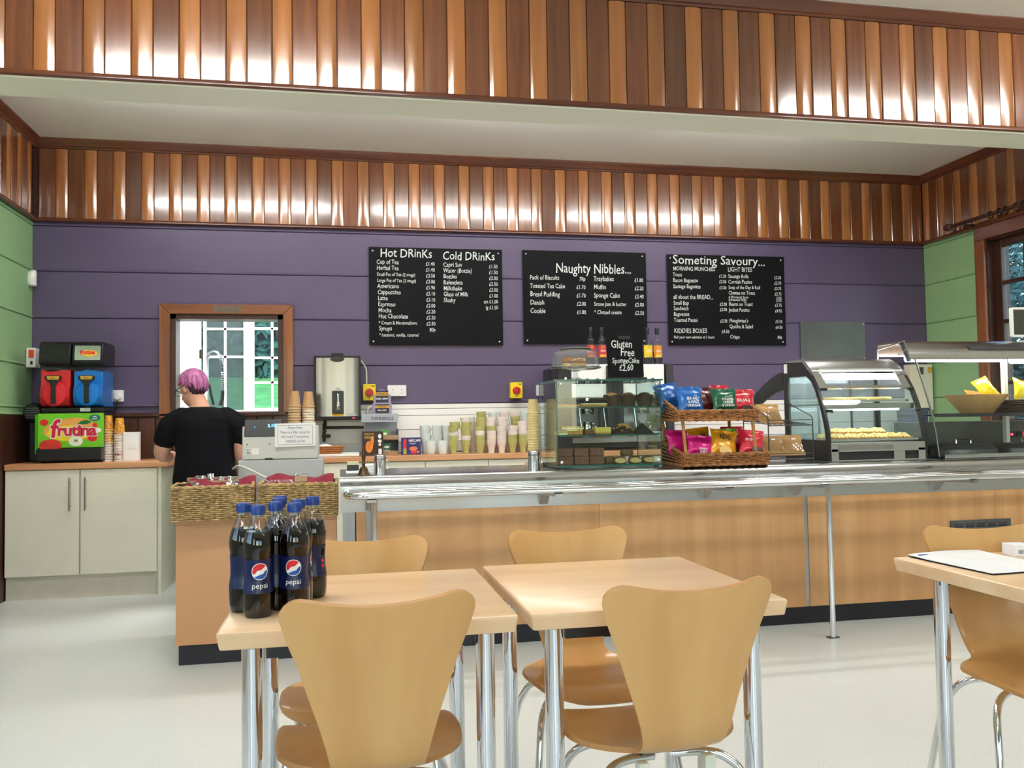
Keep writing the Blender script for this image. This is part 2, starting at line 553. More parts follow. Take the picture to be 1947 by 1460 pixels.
# board panelling: wide flat dark boards, narrow rounded honey boards
def flatboard(w, h):
    t = .016; c = .004
    pr = [(-w / 2, 0), (-w / 2, -t + c), (-w / 2 + c, -t), (w / 2 - c, -t), (w / 2, -t + c), (w / 2, 0)]
    return MB().prismz(pr, 0, h)
def roundboard(w, h):
    pr = [(-w / 2, 0), (-w / 2, -.010)]
    for i in range(9):
        u = -1 + 2 * i / 8
        pr.append((u * (w / 2 - .001), -.012 - .0075 * (1 - abs(u) ** 3)))
    pr += [(w / 2, -.010), (w / 2, 0)]
    return MB().prismz(pr, 0, h)
BH = ZC - ZW - .085
me_d = flatboard(.1085, BH).mesh('panel_board', m_dark)
me_l = roundboard(.0845, BH).mesh('panel_board', m_light)
def panelling(parent, M, length, start=0):
    x = 0.0; i = start
    while x < length - .03:
        w = .1115 if i % 2 else .0875
        if x + w > length + .03: break
        me = me_d if i % 2 else me_l
        o = put(me, 'panel_board', parent)
        o.matrix_local = M @ Matrix.Translation((x + w / 2, 0, 0))
        x += w; i += 1
beam = struct(MB().box(XL, XR, YBM + .006, YBM + .03, ZW, ZC).build('trim_3', m_darkframe))
panelling(beam, TR(XL, YBM + .006, ZW + .012), XR - XL, 1)
fr_back = struct(MB().box(XL, XR, YB - .006, YB + .02, ZW - .004, ZC).build('trim_4', m_darkframe))
panelling(fr_back, TR(XL + .04, YB - .006, ZW + .012), XR - XL - .08, 1)
fr_left = struct(MB().box(XL - .02, XL + .006, YBM2, YB - .004, ZW - .004, ZC).build('trim_5', m_darkframe))
panelling(fr_left, TR(XL + .006, YBM2, ZW + .012, rz=90), YB - YBM2 - .05)
fr_right = struct(MB().box(XR - .006, XR + .02, YBM2, YB - .004, ZW - .004, ZC).build('trim_6', m_darkframe))
panelling(fr_right, TR(XR - .006, YB - .03, ZW + .012, rz=-90), YB - YBM2 - .05)
CR = [(0, 0), (-.02, .002), (-.026, .012), (-.022, .022), (-.03, .03), (-.04, .048), (-.052, .058), (-.056, .072), (0, .072)]
LO = [(0, -.012), (-.022, -.012), (-.03, -.006), (-.03, .006), (-.024, .014), (0, .014)]
n = 7
for nm, pr, z0 in (('crown', CR, ZC - .072), ('lower', LO, ZW)):
    for y, mt in ((YBM + .006, m_trimwood), (YB - .006, m_trimwood)):
        struct(MB().prismx([(y + a, z0 + b) for a, b in pr], XL, XR).build('trim_%d' % n, mt)); n += 1
    for s, x in ((1, XL + .006), (-1, XR - .006)):
        mb = MB().prism([(x - s * a, z0 + b) for a, b in pr], YBM2, YB - .02)
        struct(mb.build('trim_%d' % n, m_trimwoody)); n += 1

# dark dado panelling, left part of the back wall
dado = struct(MB().box(XL, -.20, YB + .005, YB + .02, 0, 1.23).build('trim_%d' % n, m_darkframe)); n += 1
me = flatboard(.118, 1.16).mesh('dado_board', m_dado)
x = XL + .06
while x < -.24:
    put(me, 'dado_board', dado, (x, YB + .004, .04)); x += .121
mb = MB().prismx([(YB + .004, 1.205), (YB - .02, 1.205), (YB - .03, 1.215), (YB - .03, 1.228), (YB - .018, 1.24), (YB + .004, 1.24)], XL, -.2)
mb.build('dado_rail', m_dado, dado)
o = MB().box(XL - .005, XL + .012, 4.4, YB, 0, 1.23).build('trim_%d' % n, m_darkframe); struct(o); n += 1

# hatch frame
hat = struct(MB().box(HX0 - .005, HX0 + .035, YB - .01, YB + .17, HZ0, HZ1).build('trim_%d' % n, m_darkframe)); n += 1
mb = MB().box(HX1 - .035, HX1 + .005, YB - .01, YB + .17, HZ0, HZ1)
mb.build('jamb_lining', m_darkframe, hat)
MB().box(HX0 - .005, HX1 + .005, YB - .01, YB + .17, HZ1 - .035, HZ1 + .005).build('head_lining', m_darkframe, hat)
a, b, c, d = HX0 - .08, HX0 - .004, HX1 + .004, HX1 + .08
for nm, poly, mt in (('architrave', [(a, 1.2), (b, 1.2), (b, HZ1), (a, HZ1 + .075)], m_framewood), ('architrave', [(c, 1.2), (d, 1.2), (d, HZ1 + .075), (c, HZ1)], m_framewood),
                     ('architrave', [(a + .001, HZ1 + .076), (b, HZ1 + .001), (c, HZ1 + .001), (d - .001, HZ1 + .076)], m_framewoodx)):
    MB().prism(poly, YB - .03, YB + .004).build(nm, mt, hat, bevel=.004)
MB().box(-.93, -.73, YB - .033, YB - .029, HZ1 + .012, HZ1 + .066).build('worn_patch', mat('worn_grey_wood', rgb(112, 96, 82), .6, var=.15, scale=20), hat)
MB().box(HX0 - .03, HX1 + .03, YB - .05, YB + .2, HZ0 - .03, HZ0).build('hatch_sill', m_darkframe, hat, bevel=.004)

# white splash boards behind the back worktop
for z0, z1, yo in ((1.19, 1.243, 0), (1.08, 1.19, 0), (.985, 1.08, 0), (1.243, 1.282, .003)):
    MB().box(-.19, XR, YB - .002 + yo, YB + .02, z0 + .0015, z1 - .0015).build('splash_board', m_gloss, wall_back, bevel=.003)
MB().box(-.19, XR, YB - .03, YB + .02, .905, .983).build('upstand', mat('grey_upstand', rgb(190, 196, 196), .4), wall_back, bevel=.004)

# kitchen behind the hatch
KY, KX0, KX1, KZ = 9.0, -2.6, 1.6, 2.9
WX0, WX1, WZ0, WZ1 = -1.36, -.34, 1.235, 2.62
mb = MB()
mb.box(KX0, WX0, KY, KY + .15, 0, KZ); mb.box(WX1, KX1, KY, KY + .15, 0, KZ)
mb.box(WX0, WX1, KY, KY + .15, 0, WZ0); mb.box(WX0, WX1, KY, KY + .15, WZ1, KZ)
struct(mb.build('wall_kitchen', m_white))
mb = MB().box(KX0 - .1, KX0, YB + .15, KY + .15, 0, KZ)
struct(mb.build('wall_kitchen_left', m_white))
struct(MB().box(KX1, KX1 + .1, YB + .15, KY + .15, 0, KZ).build('wall_kitchen_right', m_white))
struct(MB().box(KX0, KX1, YB + .15, KY + .15, KZ, KZ + .1).build('ceiling_kitchen', m_white))

# kitchen window: dusty fixed sash left, clear casement right
def sash(win, x0, x1, vx, hz, z0, z1, y, fr, glassm, bar=.024):
    fw = fr
    mb = MB().box(x0 - fw, x0, y, y + .045, z0 - fw, z1 + fw).box(x1, x1 + fw, y, y + .045, z0 - fw, z1 + fw)
    mb.box(x0, x1, y, y + .045, z0 - fw, z0).box(x0, x1, y, y + .045, z1, z1 + fw)
    s = mb.build('sash_frame', m_gloss, win)
    for v in vx: MB().box(v - bar / 2, v + bar / 2, y + .008, y + .035, z0, z1).build('glazing_bar', m_gloss, win)
    for h in hz: MB().box(x0, x1, y + .008, y + .035, h - bar / 2, h + bar / 2).build('glazing_bar', m_gloss, win)
    xs = [x0] + list(vx) + [x1]; zs = [z0] + list(hz) + [z1]
    for i in range(len(xs) - 1):
        for j in range(len(zs) - 1):
            MB().box(xs[i] + .001, xs[i + 1] - .001, y + .02, y + .024, zs[j] + .001, zs[j + 1] - .001).build('pane', glassm, win)
kw = struct(MB().box(WX0, WX1, KY + .1, KY + .15, WZ0, WZ0 + .03).build('window_1', m_gloss))
MB().box(-1.34, -.34, KY - .06, KY + .02, WZ0 - .03, WZ0 + .005).build('window_sill', m_gloss, kw, bevel=.004)
sash(kw, -1.30, -.94, [-1.12], [1.82, 2.10], 1.285, 2.55, KY + .05, .03, m_frost)
sash(kw, -.84, -.40, [-.665], [1.56, 1.81, 2.105], 1.305, 2.55, KY + .04, .045, m_clear)
MB().box(-.94, -.885, KY + .02, KY + .1, WZ0, WZ1).build('mullion', m_gloss, kw)
MB().cyl((-1.345, KY - .006, 1.80), (-1.345, KY - .006, 1.885), .012).build('hinge', m_brass, kw)
mb = MB().box(-.935, -.905, KY - .01, KY + .02, 1.60, 1.66).cyl((-.92, KY - .012, 1.63), (-.92, KY - .05, 1.63), .008, 8).cyl((-.92, KY - .05, 1.63), (-.92, KY - .05, 1.55), .007, 8)
mb.build('window_latch', m_gloss, kw)

# window in the right wall, dark brown bars
wy0, wy1, wz0, wz1 = WINR
wr = struct(MB().box(XR + .03, XR + .19, wy0, wy1, wz0 - .03, wz0).build('window_2', m_darkframe))
for y0, y1 in ((wy0 - .105, wy0), (wy1, wy1 + .105)):
    MB().box(XR - .025, XR + .03, y0, y1, .9, wz1).build('architrave', m_framewood, wr, bevel=.005)
MB().box(XR - .025, XR + .03, wy0 - .105, wy1 + .105, wz1, ZW - .012).build('architrave', m_trimwoody, wr, bevel=.005)
MB().box(XR - .03, XR + .06, wy0 - .12, wy1 + .12, wz0 - .05, wz0 - .01).build('window_sill', m_trimwoody, wr, bevel=.005)
for y0, y1 in ((wy0, wy0 + .09), (wy1 - .09, wy1)):
    MB().box(XR + .06, XR + .12, y0, y1, wz0, wz1).build('sash_frame', m_darkframe, wr, bevel=.006)
for z0, z1 in ((wz0, wz0 + .09), (wz1 - .07, wz1)):
    MB().box(XR + .06, XR + .12, wy0 + .09, wy1 - .09, z0, z1).build('sash_frame', m_darkframe, wr, bevel=.006)
for a_, b_ in ((wy0, wy0 + .012), (wy1 - .012, wy1)): MB().box(XR + .0, XR + .2, a_, b_, wz0, wz1).build('reveal_lining', m_darkframe, wr)
MB().box(XR, XR + .2, wy0 + .012, wy1 - .012, wz1 - .012, wz1).build('reveal_lining', m_darkframe, wr)
ys = [wy0 + .09 + (wy1 - wy0 - .18) * i / 5 for i in range(6)]
zs = [wz0 + .09, 1.38, 1.57, 1.87, 2.18, wz1 - .07]
for y in ys[1:-1]: MB().box(XR + .07, XR + .11, y - .016, y + .016, wz0 + .09, wz1 - .07).build('glazing_bar', m_darkframe, wr)
for z in zs[1:-1]: MB().box(XR + .07, XR + .11, wy0 + .09, wy1 - .09, z - .014, z + .014).build('glazing_bar', m_darkframe, wr)
for i in range(5):
    for j in range(5):
        MB().box(XR + .088, XR + .092, ys[i] + .01, ys[i + 1] - .01, zs[j] + .01, zs[j + 1] - .01).build('pane', m_clear, wr)

# hall windows outside the frame
k = 3
for a, b, z0, z1 in ((-3.2, -1.4, 1.0, 2.5), (.2, 2.2, 1.0, 2.5)):
    mb = MB().box(XL - .15, XL - .1, a, a + .06, z0, z1).box(XL - .15, XL - .1, b - .06, b, z0, z1).box(XL - .15, XL - .1, a, b, z0, z0 + .06).box(XL - .15, XL - .1, a, b, z1 - .06, z1).box(XL - .15, XL - .1, (a + b) / 2 - .03, (a + b) / 2 + .03, z0, z1)
    w = struct(mb.build('window_%d' % k, m_gloss)); k += 1
    MB().box(XL - .127, XL - .123, a + .02, b - .02, z0 + .02, z1 - .02).build('pane', m_clear, w)
for a, b in ((-1.2, .9), (1.6, 3.7)):
    mb = MB().box(a, a + .06, YF - .12, YF - .07, .9, 2.6).box(b - .06, b, YF - .12, YF - .07, .9, 2.6).box(a, b, YF - .12, YF - .07, .9, .96).box(a, b, YF - .12, YF - .07, 2.54, 2.6).box((a + b) / 2 - .03, (a + b) / 2 + .03, YF - .12, YF - .07, .9, 2.6)
    w = struct(mb.build('window_%d' % k, m_gloss)); k += 1
    MB().box(a + .02, b - .02, YF - .097, YF - .093, .92, 2.58).build('pane', m_clear, w)

# ------------------------------------------------------------------ fluorescent ceiling lamps, plus added rear and kitchen fill lamps
def lamp_mat(name, s, c=(1.0, 0.985, 0.965, 1)):
    m = mat(name, rgb(250, 250, 245), .5, var=.01, emit=c, estr=s)
    return m
m_tube = lamp_mat('lit_diffuser', 21.0)
m_fill_rear = lamp_mat('rear_fill_diffuser', 8.0)
m_tubea = lamp_mat('lit_diffuser_aisle', 16.0)
m_fill_kitchen = lamp_mat('kitchen_fill_diffuser', 55.0, (1, .99, .96, 1))
def batten(x, y, z, L, label, m=None, w=.15):
    t = thing('ceiling_lamp', label, 'lamp', (x, y, z), group='fluorescent ceiling lamps')
    MB().box(-L / 2, L / 2, -w / 2 + .02, w / 2 - .02, -.03, 0).build('lamp_body', m_gloss, t, bevel=.004)
    pr = [(-w / 2, -.03), (-w / 2 + .01, -.065), (-w / 2 + .035, -.08), (w / 2 - .035, -.08), (w / 2 - .01, -.065), (w / 2, -.03)]
    MB().prismx(pr, -L / 2 + .015, L / 2 - .015).build('diffuser', m or m_tube, t)
    if z < ZC - .01 and z > 3:
        for s in (-1, 1): MB().box(s * L / 3 - .02, s * L / 3 + .02, -.02, .02, 0, ZC - z).build('mounting_stem', m_gloss, t)
    for s in (-1, 1): MB().box(s * L / 2 - .016, s * L / 2 + .016, -w / 2 - .003, w / 2 + .003, -.084, -.004).build('end_cap', m_gloss, t, bevel=.006)
batten(-.45, 2.7, ZC, 1.75, 'long lit fluorescent ceiling lamp over the tables, left of the pair')
batten(3.75, 2.7, ZC, 1.75, 'long lit fluorescent ceiling lamp over the tables, right of the pair')
for x, nm in ((-1.0, 'left'), (1.5, 'middle'), (4.0, 'right')):
    batten(x, -.9, ZC, 1.75, 'added fill lamp on the unseen ceiling behind the camera, %s of the row' % nm, m_fill_rear)  # unseen row, added so the hall gets enough light
for x, nm in ((-.85, 'left'), (1.1, 'middle'), (3.0, 'right')):
    batten(x, 5.38, ZC - .05, 1.6, 'lit fluorescent ceiling lamp over the serving aisle, %s of the row' % nm, m_tubea)
batten(-.7, 8.0, KZ, 1.5, 'added unseen fill lamp on the kitchen ceiling, in place of daylight', m_fill_kitchen)  # unseen lamp added to brighten the kitchen, standing in for daylight
# ------------------------------------------------------------------ stainless serving counter
CX0, CX1 = 0.0, 5.05
ct = thing('serving_counter', 'long stainless steel serving counter with beech panels and black plinth', 'counter', (0, 0, 0))
pr = [(4.36, .70), (4.36, .828), (4.335, .836), (4.325, .85), (4.33, .866), (4.345, .877), (4.365, .88), (4.98, .88), (4.98, .84), (4.40, .84), (4.40, .70)]
MB().prismx(pr, CX0, CX1).build('steel_top', m_steel, ct)
MB().box(CX0, CX1, 4.362, 4.4, .70, .82).build('steel_fascia', m_steel, ct)
joints = [.135, 1.32, 2.492, 3.675, 4.85]
xs = [CX0 + .075] + joints + [CX1]
for i in range(len(xs) - 1):
    g = .009 if i in (0, 3 - 1 + 1) else .0015
    MB().box(xs[i] + (.012 if i in (1, 3) else .001), xs[i + 1] - (.012 if i in (0, 2) else .001), 4.362, 4.385, .105, .70).build('front_panel', m_beechpanel, ct)
MB().box(CX0 + .01, CX0 + .07, 4.37, 4.42, 0, .70).build('steel_upright', m_steelv, ct)
for x in (.135, 2.492): MB().box(x - .011, x + .011, 4.366, 4.39, .105, .70).build('cover_strip', m_steelv, ct)
MB().box(CX0 + .03, CX1, 4.42, 4.44, 0, .105).build('plinth', m_blackmat, ct)
MB().box(CX0 + .02, CX0 + .04, 4.44, 4.96, .02, .84).build('end_panel', m_cabwhite, ct)
MB().box(CX0 + .04, CX1, 4.42, 4.96, .10, .13).build('base_board', m_cabwhite, ct)
MB().box(CX0 + .04, CX1, 4.94, 4.96, .13, .84).build('back_panel', m_steel, ct)
# tray rail: three tubes with a rounded end, on brackets and posts
rail = MB()
for y in (4.04, 4.155, 4.255):
    rail = MB()
    e = {4.04: .16, 4.155: .10, 4.255: .05}[y]
    pth = [(CX1, y, .803), (.13, y, .803)]
    if y < 4.05:
        for a in range(15, 91, 15): pth.append((.13 - .10 * sin(radians(a)), y + .10 * (1 - cos(radians(a))), .803))
        pth.append((.03, 4.335, .803))
    else: pth.append((.048, y, .803))
    rail.tube(pth, .0155, 10).build('tray_rail', m_chrome, ct)
MB().box(.04, .06, 4.08, 4.345, .778, .788).build('rail_end_bar', m_steel, ct, bevel=.003)
for x in (.14, 1.02, 1.90, 2.42, 3.28, 4.2):
    MB().prismx([(4.36, .71), (4.36, .787), (4.02, .787), (4.02, .775), (4.29, .765), (4.34, .71)], x - .02, x + .02).build('rail_bracket', m_steelv, ct)
for x in (.152, 2.474, 4.75):
    p = MB().cyl((x, 4.10, .006), (x, 4.10, .788), .0155, 14).build('rail_post', m_chrome, ct)
    mb = MB().box(x - .03, x + .03, 4.085, 4.115, 0, .006)
    mb.build('foot_plate', m_darksteel, p)
for x in (1.14, 2.58, 3.55): MB().box(x - .03, x + .03, 4.08, 4.12, .782, .787).build('fixing_plate', m_darksteel, ct)
v = MB().box(3.378, 3.768, 4.350, 4.363, .40, .535).build('vent_grille', m_darksteel, ct, bevel=.003)
for r in range(3):
    for c in range(5):
        x0 = 3.40 + c * .071
        MB().box(x0, x0 + .055, 4.3485, 4.352, .427 + r * .034, .437 + r * .034).build('vent_slot', m_ink, v)
        MB().box(x0, x0 + .055, 4.3485, 4.352, .443 + r * .034, .448 + r * .034).build('vent_slot', m_ink, v)

# cabinet at the counter's end carrying the baskets and the till
ec = thing('end_cabinet', 'beech end cabinet with black plinth beside the steel counter, under the baskets', 'cabinet', (-.395, 4.39, 0))
MB().box(-.375, .375, 0, .02, .105, .665).build('front_panel', m_beechplain, ec)
MB().box(-.375, -.355, .02, .70, .105, .665).build('side_panel', m_cabside, ec)
MB().box(.355, .375, .02, .70, .105, .665).build('side_panel', m_cabwhite, ec)
MB().box(-.375, .375, 0, .70, .665, .69).build('cabinet_top', m_beechplain, ec, bevel=.002)
MB().box(-.365, .365, .02, .68, 0, .105).build('plinth', m_blackmat, ec)
MB().box(-.375, .375, -.001, 0.02, .098, .113).build('edge_strip', m_beechtop, ec)

# ------------------------------------------------------------------ base cabinets and worktops along the back wall
m_handle = m_darksteel
def handle(parent, x, y, z0, z1):
    mb = MB().cyl((x, y - .03, z0), (x, y - .03, z1), .006, 8)
    for z in (z0 + .03, z1 - .03): mb.cyl((x, y, z), (x, y - .03, z), .004, 6)
    mb.build('handle', m_steelv, parent)
bc = thing('base_cabinet', 'cream two-door base cabinet with bar handles under the slush machine', 'cabinet', (0, 0, 0))
MB().box(-2.17, -1.215, 6.30, 6.83, .155, .86).build('body', m_cabside, bc)
for x0, x1, hx in ((-2.165, -1.713, -1.765), (-1.703, -1.225, -1.668)):
    d = MB().box(x0, x1, 6.278, 6.298, .16, .855).build('door', m_cabwhite, bc, bevel=.002)
    handle(d, hx, 6.278, .585, .805)
MB().box(-2.17, -1.215, 6.32, 6.34, 0, .155).build('plinth', mat('cream_plinth', rgb(214, 206, 190), .5), bc)
MB().box(-1.215, -1.195, 6.285, 6.83, 0, .86).build('end_panel', m_cabside, bc)
wt = MB().box(-2.17, -1.15, 6.265, YB - .03, .86, .90).build('worktop', m_beechtop, bevel=.006)
tag(wt, 'short beech worktop on the cream cabinets, left of the person', 'worktop')
wt2 = MB().box(-.42, XR - .03, 6.265, YB - .032, .86, .90).build('worktop', m_beechtop, bevel=.006)
tag(wt2, 'long beech worktop carrying mugs and coffee machine along the back wall', 'worktop')
edges = [-.40, .10, .603, 1.065, 1.55, 2.05, 2.55, 3.05, 3.55, 4.05, 4.58, 5.10]
names = ['behind the till', 'under the tea display stand', 'under the leftmost mugs', 'under the rightmost mugs', 'under the left part of the coffee machine', 'under the right part of the coffee machine',
         'behind the wicker crisp stand', 'behind the wire bag rack', 'behind the pie warmer', 'right behind the steel gantry upright', 'in the right back corner']
for i in range(11):
    a, b = edges[i], edges[i + 1]
    u = thing('base_cabinet', 'cream base cabinet door unit %s' % names[i], 'cabinet', ((a + b) / 2, 6.28, 0), group='base cabinets under the long worktop')
    w = (b - a) / 2
    MB().box(-w, w, .02, .53, .15, .86).build('body', m_cabside, u)
    d = MB().box(-w + .003, w - .003, 0, .019, .16, .853).build('door', m_cabwhite, u, bevel=.002)
    hx = w - .05 if i % 2 == 0 else -w + .05
    handle(d, hx, 0, .60, .815)
    MB().box(-w, w, .05, .07, 0, .15).build('plinth', m_cabwhite, u)

# ------------------------------------------------------------------ chairs
def catm(pts, n): return spline([(p[0], p[1], 0) for p in pts], n)
def chair_shell():
    # centre line (y, z) from the top of the back to the front of the seat; the sitter faces +y
    cl = catm([(-.235, .815), (-.212, .73), (-.190, .64), (-.176, .56), (-.166, .51), (-.145, .472), (-.10, .452), (-.02, .447), (.08, .452), (.15, .452), (.192, .441), (.212, .427)], 10)
    L = [0.0]
    for i in range(1, len(cl)): L.append(L[-1] + (cl[i] - cl[i - 1]).length)
    T = L[-1]
    def at(t):
        t = max(0, min(T, t))
        for i in range(1, len(L)):
            if L[i] >= t:
                k = (t - L[i - 1]) / max(1e-9, L[i] - L[i - 1])
                p = cl[i - 1].lerp(cl[i], k); d = (cl[i] - cl[i - 1]).normalized()
                return p, d
        return cl[-1], (cl[-1] - cl[-2]).normalized()
    wk = [(0, .186), (.045, .187), (.083, .175), (.14, .152), (.20, .132), (.255, .114), (.31, .099), (.35, .091), (.378, .090), (.40, .102), (.425, .135), (.455, .170), (.50, .193), (.56, .200), (.63, .196), (.68, .182), (.72, .150), (T, .12)]
    def wid(t):
        return sum(wid0(t + (k - 3) * .004) for k in range(7)) / 7
    def wid0(t):
        t = max(0, t)
        for i in range(1, len(wk)):
            if wk[i][0] >= t:
                k = (t - wk[i - 1][0]) / (wk[i][0] - wk[i - 1][0])
                return wk[i - 1][1] * (1 - k) + wk[i][1] * k
        return wk[-1][1]
    ts = [0, .002, .006, .013, .023, .036, .05]
    t = .07
    while t < T - .05: ts.append(t); t += .018
    ts += [T - .05, T - .032, T - .018, T - .008, T - .002, T]
    R = .05
    mb = MB()
    nu = 16
    def P(u, t):
        w = wid(t)
        if t < R: w = w - R + sqrt(max(0, R * R - (R - t) ** 2))
        if T - t < .05: w = w - .05 + sqrt(max(0, .05 ** 2 - (.05 - (T - t)) ** 2))
        back = max(0, min(1, (.36 - t) / .12)); back = back * back * (3 - 2 * back)
        seat = 1 - back
        tt = t + .018 * (1 - (u * w / .186) ** 2) * max(0, 1 - t / .30)
        p, d = at(tt)
        nrm = Vector((d.y, -d.x, 0))
        if nrm.x < 0: nrm = -nrm
        x = u * w
        off = 1.05 * x * x * back * min(1, .35 + (.36 - t) / .36) if back > 0 else 0
        y, z = p.x + nrm.x * off, p.y + nrm.y * off
        z += seat * .25 * x * x - seat * .004 * (1 - u * u)
        return (x, y, z)
    vs = []; fs = []
    for t in ts:
        for i in range(nu + 1): vs.append(P(-1 + 2 * i / nu, t))
    for j in range(len(ts) - 1):
        for i in range(nu):
            a = j * (nu + 1) + i
            fs.append((a, a + nu + 1, a + nu + 2, a + 1))
    mb.add(vs, fs)
    return mb
def make_chair(loc, rz, label):
    t = thing('plywood_chair', label, 'chair', loc, rz, 'moulded plywood chairs')
    o = chair_shell().build('seat_shell', [m_ply, m_plyedge], t, smooth=80)
    s = o.modifiers.new('thick', 'SOLIDIFY'); s.thickness = .011; s.offset = 0; s.material_offset_rim = 1
    b = o.modifiers.new('bev', 'BEVEL'); b.width = .003; b.segments = 2; b.limit_method = 'ANGLE'; b.angle_limit = radians(60)
    mb = MB().box(-.05, .05, -.06, .06, .424, .434)
    mb.build('mount_plate', m_darksteel, t)
    for sx in (-1, 1):
        for fy in (-1, 1):
            pth = spline([(sx * .02, fy * .045, .415), (sx * .09, fy * .055, .415), (sx * .135, fy * .075, .405), (sx * .165, fy * .10, .37), (sx * .185, fy * .135, .28), (sx * .215, fy * .19, .0)], 6)
            MB().tube(pth, .0095, 10).build('leg', m_chrome, t)
            MB().cyl((sx * .215, fy * .19, 0), (sx * .2125, fy * .185, .018), .0115, 10).build('leg_tip', m_black, t)
    for sx in (-1, 1): MB().box(sx * .075 - .012, sx * .075 + .012, -.125, -.10, .395, .432).build('stacking_stud', m_cabside, t, bevel=.003)
    return t
ch = make_chair((.062, 1.888, 0), radians(3), 'plywood chair with its back to the viewer at the table with cola bottles')
def more_chair(loc, rz, label):
    c = clone(ch, None, loc, (0, 0, rz), label)
    return c
more_chair((.674, 1.855, 0), radians(4), 'plywood chair with its back to the viewer at the empty table')
more_chair((.052, 2.325, 0), radians(180 - 3), 'plywood chair facing the viewer behind the table with cola bottles')
more_chair((.675, 2.345, 0), radians(180 + 2), 'plywood chair facing the viewer behind the empty middle table')
more_chair((1.815, 2.04, 0), radians(180 - 8), 'plywood chair facing the viewer behind the table with papers')

# ------------------------------------------------------------------ tables
def make_table(x0, x1, y0, y1, label, rz=0, ins=.062):
    cx, cy = (x0 + x1) / 2, (y0 + y1) / 2
    t = thing('cafe_table', label, 'table', (cx, cy, 0), rz, 'beech cafe tables')
    hw, hd = (x1 - x0) / 2, (y1 - y0) / 2
    out = rrect(hw * 2, hd * 2, .007, 3)
    mb = MB().prismz([(a * .985, b * .985) for a, b in out], .700, .703)
    mb.v = []; mb.f = []; mb.m = []
    lv = [(.700, .975), (.701, .98), (.712, .988), (.724, .996), (.730, 1.0), (.7335, .996), (.735, .986)]
    n_ = len(out)
    vs = []; fs = []
    for z, s in lv:
        e_ = (1 - s) * .26
        vs += [(a - math.copysign(e_, a), b - math.copysign(e_, b), z) for a, b in out]
    for j in range(len(lv) - 1):
        for i in range(n_): fs.append((j * n_ + i, j * n_ + (i + 1) % n_, (j + 1) * n_ + (i + 1) % n_, (j + 1) * n_ + i))
    fs.append(tuple(range(n_ - 1, -1, -1))); fs.append(tuple((len(lv) - 1) * n_ + i for i in range(n_)))
    mb.add(vs, fs).build('table_top', m_tabletop, t, smooth=35)
    for sx in (-1, 1):
        for sy in (-1, 1):
            lx, ly = sx * (hw - ins), sy * (hd - .062)
            l = MB().cyl((lx, ly, .02), (lx, ly, .698), .0205, 20).build('leg', m_chrome, t)
            MB().lathe([(.017, 0), (.019, .004), (.019, .02), (.0, .02)], 14, (lx, ly, 0)).build('foot', m_black, l)
            MB().lathe([(.03, .692), (.045, .698), (.045, .70)], 18, (lx, ly, 0)).build('mount_flange', m_chrome, l)
    for sy in (-1, 1): MB().box(-hw + .09, hw - .09, sy * (hd - .07) - .008, sy * (hd - .07) + .008, .665, .70).build('frame_rail', m_black, t)
    return t
make_table(-.24, .362, 1.785, 2.385, 'beech cafe table with chrome legs carrying the cola bottles')
make_table(.388, .972, 1.785, 2.415, 'empty beech cafe table with chrome legs in the middle')
make_table(1.535, 2.62, 1.62, 2.225, 'beech cafe table with papers on it at the right', ins=.105)

# ------------------------------------------------------------------ cola bottles
m_cola = mat('cola', (0.008, 0.003, 0.002, 1), 0.06, var=.1, spec=.3)
m_pet = glass('bottle_plastic', (.86, .87, .88), 1.6)
m_pepblue = mat('dark_blue_label', rgb(14, 26, 74), .3, var=.05)
m_capblue = mat('blue_cap', rgb(34, 70, 150), .35, var=.05)
m_prred = mat('print_red', rgb(228, 36, 44), .45)
m_prwhite = mat('print_white', rgb(240, 240, 240), .45)
m_prblue = mat('print_blue', rgb(30, 84, 176), .45)
BP = [(.0, .004), (.018, .002), (.026, .0), (.030, .006), (.0315, .018), (.0318, .045), (.0300, .062), (.0278, .078), (.0275, .095), (.0285, .118), (.0305, .135), (.0318, .146), (.0304, .160), (.0268, .174), (.0208, .189), (.0152, .202), (.0130, .209), (.0130, .222)]
def brad(z):
    for i in range(1, len(BP)):
        if BP[i][1] >= z and BP[i][1] > BP[i - 1][1]:
            k = (z - BP[i - 1][1]) / (BP[i][1] - BP[i - 1][1])
            return BP[i - 1][0] * (1 - k) + BP[i][0] * k
    return .0128
def onbottle(mb, off=.0006):
    """wrap x,z artwork round the bottle (x is arc length from the -y side)"""
    out = []
    for x, y, z in mb.v:
        r = brad(z) + off
        a = x / .0285
        out.append((r * sin(a), -r * cos(a), z))
    mb.v = out
    return mb
def disc(mb, cx, cz, r, n=28, y=0):
    mb.add([(cx + r * cos(2 * pi * i / n), y, cz + r * sin(2 * pi * i / n)) for i in range(n)], [tuple(range(n))])
def strip(mb, cx, cz, r, lo, hi, n=14):
    """part of a disc between two curves lo(u), hi(u), u in -1..1"""
    vs = []; fs = []
    for i in range(n + 1):
        u = -1 + 2 * i / n
        c = sqrt(max(0, 1 - u * u))
        a, b = max(-c, min(c, lo(u))), max(-c, min(c, hi(u)))
        vs += [(cx + r * u, 0, cz + r * a), (cx + r * u, 0, cz + r * b)]
    for i in range(n): fs.append((2 * i, 2 * i + 2, 2 * i + 3, 2 * i + 1))
    mb.add(vs, fs)
